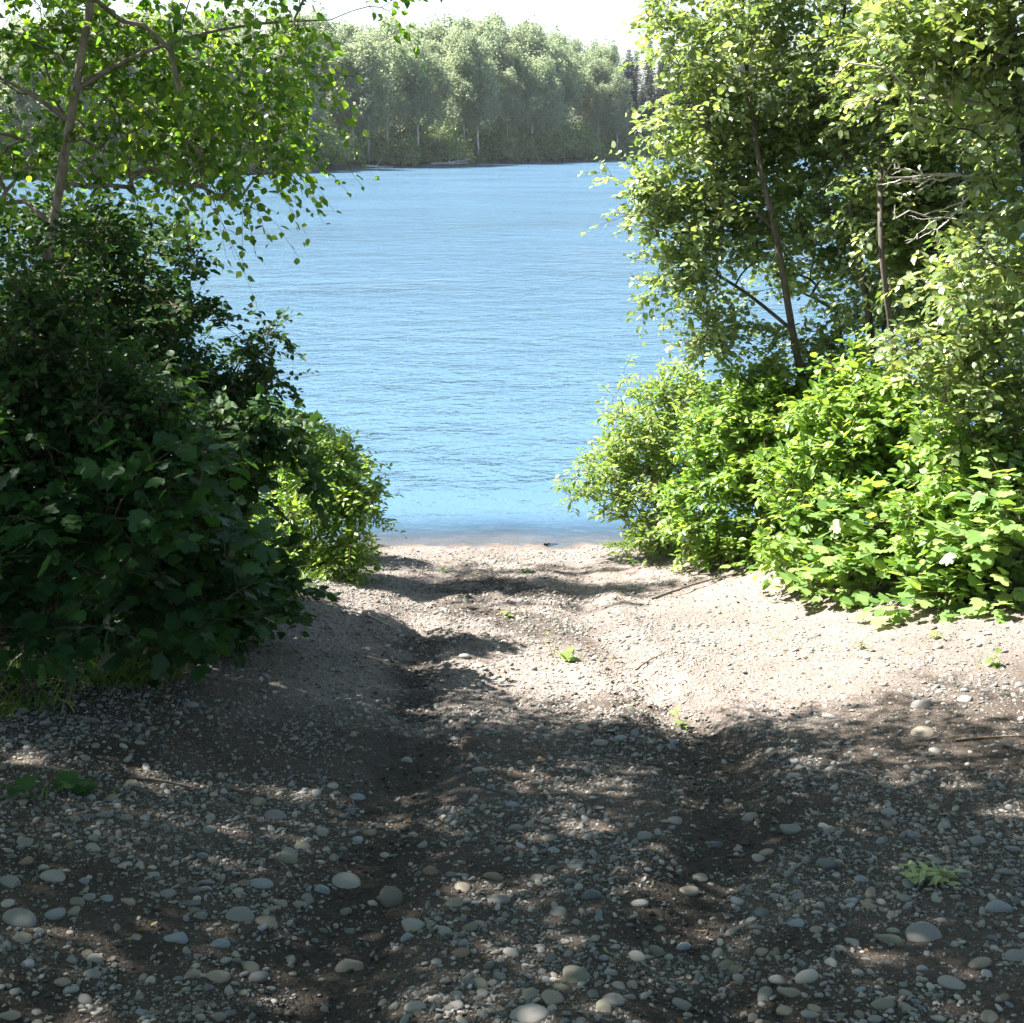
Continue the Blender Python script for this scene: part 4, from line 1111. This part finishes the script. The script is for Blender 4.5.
# ================================================================== GRASS AND SMALL PLANTS
def blades(name, x, y, hgt, mat, label, spread=.35):
    n = len(x)
    z = height(x, y)
    a = RS.rand(n) * 6.28
    d = np.stack([np.cos(a) * spread, np.sin(a) * spread, np.ones(n)], -1); d = unit(d + RS.normal(size=(n, 3)) * .15)
    s = unit(np.cross(d, rnd_unit(n)))
    w_ = .0022 + .0025 * RS.rand(n)
    k = 4; Vs = []
    p0 = np.stack([x, y, z - .01], -1)
    for i in range(k):
        t = i / (k - 1)
        c_ = p0 + d * (hgt * t)[:, None] + np.stack([np.cos(a), np.sin(a), -1.1 * np.ones(n)], -1) * (hgt * .45 * t ** 2.2)[:, None]
        ww = w_ * (1 - t) ** .6 + .0003
        Vs += [c_ - s * ww[:, None], c_ + s * ww[:, None]]
    V_ = np.stack(Vs, 1).reshape(-1, 3)
    b_ = np.arange(n)[:, None] * (2 * k)
    Qs = np.concatenate([b_ + np.array([[2 * i, 2 * i + 1, 2 * i + 3, 2 * i + 2]]) for i in range(k - 1)])
    me = mesh(name, V_, [Qs], True, {'rnd': np.repeat(np.clip(.45 + .25 * RS.normal(size=n), 0, 1), 2 * k)})
    return tag(link(name, me, mat), label, 'grass', kind='stuff')
def clumped(nc, per, fx, r=.07):
    cx, cy = fx(nc)
    x = np.repeat(cx, per) + RS.normal(size=nc * per) * r; y = np.repeat(cy, per) + RS.normal(size=nc * per) * r
    return x, y
def along_left(n):
    y = 5.0 + 8.0 * RS.rand(n) ** 1.2; return left_edge(y) - .42 * np.abs(RS.normal(size=n)) + .05, y
def along_right(n):
    y = 7.2 + 6.0 * RS.rand(n); return right_edge(y) - .12 + .35 * np.abs(RS.normal(size=n)), y
x, y = clumped(380, 15, along_left)
blades('grass', x, y, .06 + .22 * RS.rand(len(x)) ** 1.5, M['grass'], 'grass tufts along the foot of the dark left thicket')
x, y = clumped(420, 22, along_right, .05)
blades('grass', x, y, .05 + .10 * RS.rand(len(x)), M['grass'], 'short bright grass at the foot of the right bank shrubs')
x, y = clumped(40, 14, lambda n: (RS.uniform(-.9, 1.0, n), RS.uniform(12.1, 13.1, n)), .06)
blades('grass', x, y, .015 + .025 * RS.rand(len(x)), M['grass'], 'thin low grass on the beach near the waterline')

sp_ = [G(px_, py_) for px_, py_ in ((553, 655), (575, 662), (508, 618), (682, 726), (935, 640), (990, 668), (860, 650), (445, 572), (525, 572), (72, 792), (25, 800), (770, 600), (720, 590))]
sx = np.concatenate([p_[0] + RS.normal(size=26) * .07 for p_ in sp_]); sy = np.concatenate([p_[1] + RS.normal(size=26) * .07 for p_ in sp_])
blades('grass', sx, sy, .02 + .06 * RS.rand(len(sx)) ** 2, M['grass'], 'thin grass blades sprinkled round the seedlings on the track')

def seedling(px, py, h, nl, leafmat, lab, lf=.05, name='seedling', kind='ovate'):
    p_ = G(px, py); b0 = np.array([p_[0], p_[1], H(p_[0], p_[1]) - .01])
    t = thing(name, lab, 'plant', b0)
    ch, P_, D_ = [], [], []
    for s_ in range(2 if nl > 5 else 1):
        tip = np.array([RS.normal() * .25 * h, RS.normal() * .25 * h, h * (1 - .3 * s_)])
        u = np.linspace(0, 1, 6)[:, None]
        ch.append((tip * u + np.array([.1 * h, 0, 0]) * u * (1 - u), np.linspace(.0022, .001, 6)))
        k = nl // (1 + (nl > 5)); tt = np.linspace(.25, 1, k)
        for i, q in enumerate(tt):
            a = i * 2.4; P_.append(tip * q); D_.append([math.cos(a), math.sin(a), .25])
    v, q = tubes(ch, 5)
    link('stem', mesh('seedling_stem', v, [q]), M['bark_twig'], t)
    P_ = np.array(P_); D_ = np.array(D_)
    V_, T_, A_ = leaves_mesh('s', P_, D_, np.tile([0, 0, 1.0], (len(P_), 1)) + RS.normal(size=P_.shape) * .3, lf * (.7 + .5 * RS.rand(len(P_))), RS.rand(len(P_)) * .5 + .5, kind)
    link('foliage', mesh('seedling_leaves', V_, [T_], True, {'rnd': A_}), leafmat, t)
seedling(508, 617, .07, 6, M['leaf_bright'], 'tiny bright green seedling in the middle of the track near the beach', .06)
seedling(569, 662, .09, 9, M['leaf_bright'], 'low leafy seedling at the foot of the thin weed on the track', .075)
seedling(553, 658, .26, 8, M['leaf_bright'], 'thin upright weed on the sunlit track', .028)
seedling(682, 728, .12, 6, M['leaf_bright'], 'small yellowish weed in the shade at the right rut', .05)
seedling(72, 792, .07, 6, M['leaf_big'], 'small broad-leaved seedling on the shaded left slope', .10, kind='lobed')
seedling(20, 800, .06, 5, M['leaf_big'], 'small seedling at the left edge on the shaded slope', .08, kind='lobed')
seedling(935, 640, .08, 7, M['leaf_bright'], 'little green plant on the bare slope below the right shrubs', .05)
seedling(990, 668, .10, 8, M['leaf_bright'], 'little leafy plant beside the stones at the right edge', .05)
seedling(860, 650, .09, 6, M['grass'], 'thin weed at the top of the bare dusty slope', .04, kind='narrow')
seedling(445, 572, .03, 6, M['grass'], 'flat green weed near the waterline, left', .06)
seedling(525, 572, .03, 6, M['grass'], 'flat green weed near the waterline, middle', .06)

# withered pale green leaf cluster lying on the right
p_ = G(928, 884); b0 = np.array([p_[0], p_[1], H(p_[0], p_[1]) + .012])
t = thing('withered_sprig', 'withered pale green leafy sprig lying on the dark gravel at right', 'sprig', b0)
n = 46; a = RS.rand(n) * 6.28
P_ = np.stack([RS.normal(size=n) * .035, RS.normal(size=n) * .022, .012 + .025 * RS.rand(n)], -1)
D_ = np.stack([np.cos(a), np.sin(a), RS.normal(size=n) * .35], -1)
V_, T_, A_ = leaves_mesh('w', P_, D_, np.tile([0, 0, 1.0], (n, 1)) + RS.normal(size=(n, 3)) * .6, .045 + .025 * RS.rand(n), RS.rand(n), 'narrow', 1.1)
link('foliage', mesh('withered_leaves', V_, [T_], True, {'rnd': A_}), M['dead_leaf'], t)
v, q = tubes([(np.array([[-.09, .01, .0], [-.02, .005, .012], [.06, -.01, .01]]), np.array([.003, .0025, .0015]))], 6)
link('stem', mesh('withered_stem', v, [q]), M['bark_twig'], t)

# sticks and roots
def stick(pa, pb, r, mat, lab, bend=.05, up_=.01):
    a_ = G(*pa); b_ = G(*pb)
    k = 14; u = np.linspace(0, 1, k)
    x = a_[0] + (b_[0] - a_[0]) * u; y = a_[1] + (b_[1] - a_[1]) * u
    dx, dy = -(b_[1] - a_[1]), (b_[0] - a_[0])
    w_ = bend * np.sin(u * 3.14) + .012 * np.cumsum(RS.normal(size=k)) * .4
    x = x + dx * w_; y = y + dy * w_
    z = height(x, y); z = np.maximum(z, np.interp(u, [0, 1], [z[0], z[-1]])) + up_
    o0 = np.array([x[0], y[0], z[0]])
    ch = [(np.stack([x, y, z], -1) - o0, r * (1 - .55 * u))]
    j = 8; ch.append((np.array([ch[0][0][j], ch[0][0][j] + np.array([dx, dy, 0]) * .10 + [0, 0, .02]]), np.array([r * .45, r * .2])))
    v, q = tubes(ch, 7)
    tag(link('stick', mesh('stick', v, [q]), mat, None, o0), lab, 'stick')
stick((345, 612), (392, 628), .008, M['bark_pale'], 'pale curved stick where the left thicket meets the track')
stick((636, 672), (664, 655), .007, M['bark_twig'], 'short grey stick on the sunlit track right of the weeds')
stick((652, 600), (735, 575), .012, M['bark_dark'], 'dark root at the foot of the right bank shrubs')
stick((955, 742), (1023, 738), .008, M['bark_twig'], 'thin dark stick on the shaded slope at the right edge')
stick((545, 546), (558, 545), .02, M['bark_twig'], 'short brown stick lying at the waterline')
stick((130, 780), (190, 790), .009, M['bark_dark'], 'dark broken stick on the shaded left slope')
stick((860, 600), (905, 612), .008, M['bark_pale'], 'pale dry twig under the broad-leaved bush on the right', .08)

# ================================================================== AIR
bm = bmesh.new(); bmesh.ops.create_cube(bm, size=1.0)
me = bpy.data.meshes.new('haze'); bm.to_mesh(me); bm.free()
m, nt, out = newmat('thin_haze')
vol = N(nt, 'ShaderNodeVolumePrincipled', inp={'Density': 0.00015, 'Anisotropy': 0.2})
vol.inputs['Color'].default_value = (.86, .93, 1.0, 1)
nt.links.new(vol.outputs[0], out.inputs['Volume'])
hz = link('haze', me, m); hz.scale = (2600, 2700, 70); hz.location = (0, 750, 70 / 2 - 4.0)
tag(hz, kind='stuff', label='thin summer haze over the river')

ORD = 'first second third fourth fifth sixth seventh eighth ninth tenth eleventh twelfth thirteenth fourteenth fifteenth sixteenth seventeenth eighteenth nineteenth twentieth'.split()
def number(group, what, gap=(352, 640)):
    inside = []
    for o in list(col.objects):
        if o.get('group') != group or o.parent: continue
        px = float(project(np.array(o.location))[0])
        if gap[0] <= px <= gap[1]: inside.append((px, o))
        else:
            o['label'] = what + (', behind the leaves of the left birch' if px < gap[0] else ', behind the alders on the right bank')
            o['group'] = group + (' behind the left birch' if px < gap[0] else ' behind the right alders')
    inside.sort(key=lambda t: t[0])
    for k, (px, o) in enumerate(inside):
        if k < 20: o['label'] = what + ', ' + ORD[k] + ' from the left across open water'
number('front-row birches on the far bank', 'front-row birch on the far bank')
number('second-row birches on the far bank', 'second-row birch on the far bank')
number('skyline birches on the far bank', 'skyline birch at the back of the far wood')
number('spruces on the far bank', 'dark spruce in the wood on the far bank')
number('shrubs along the far waterline', 'low shrub at the far waterline')
number('tall shrubs under the far birches', 'tall shrub under the far birches')

print('objects', len(bpy.data.objects), 'far trees', cnt)
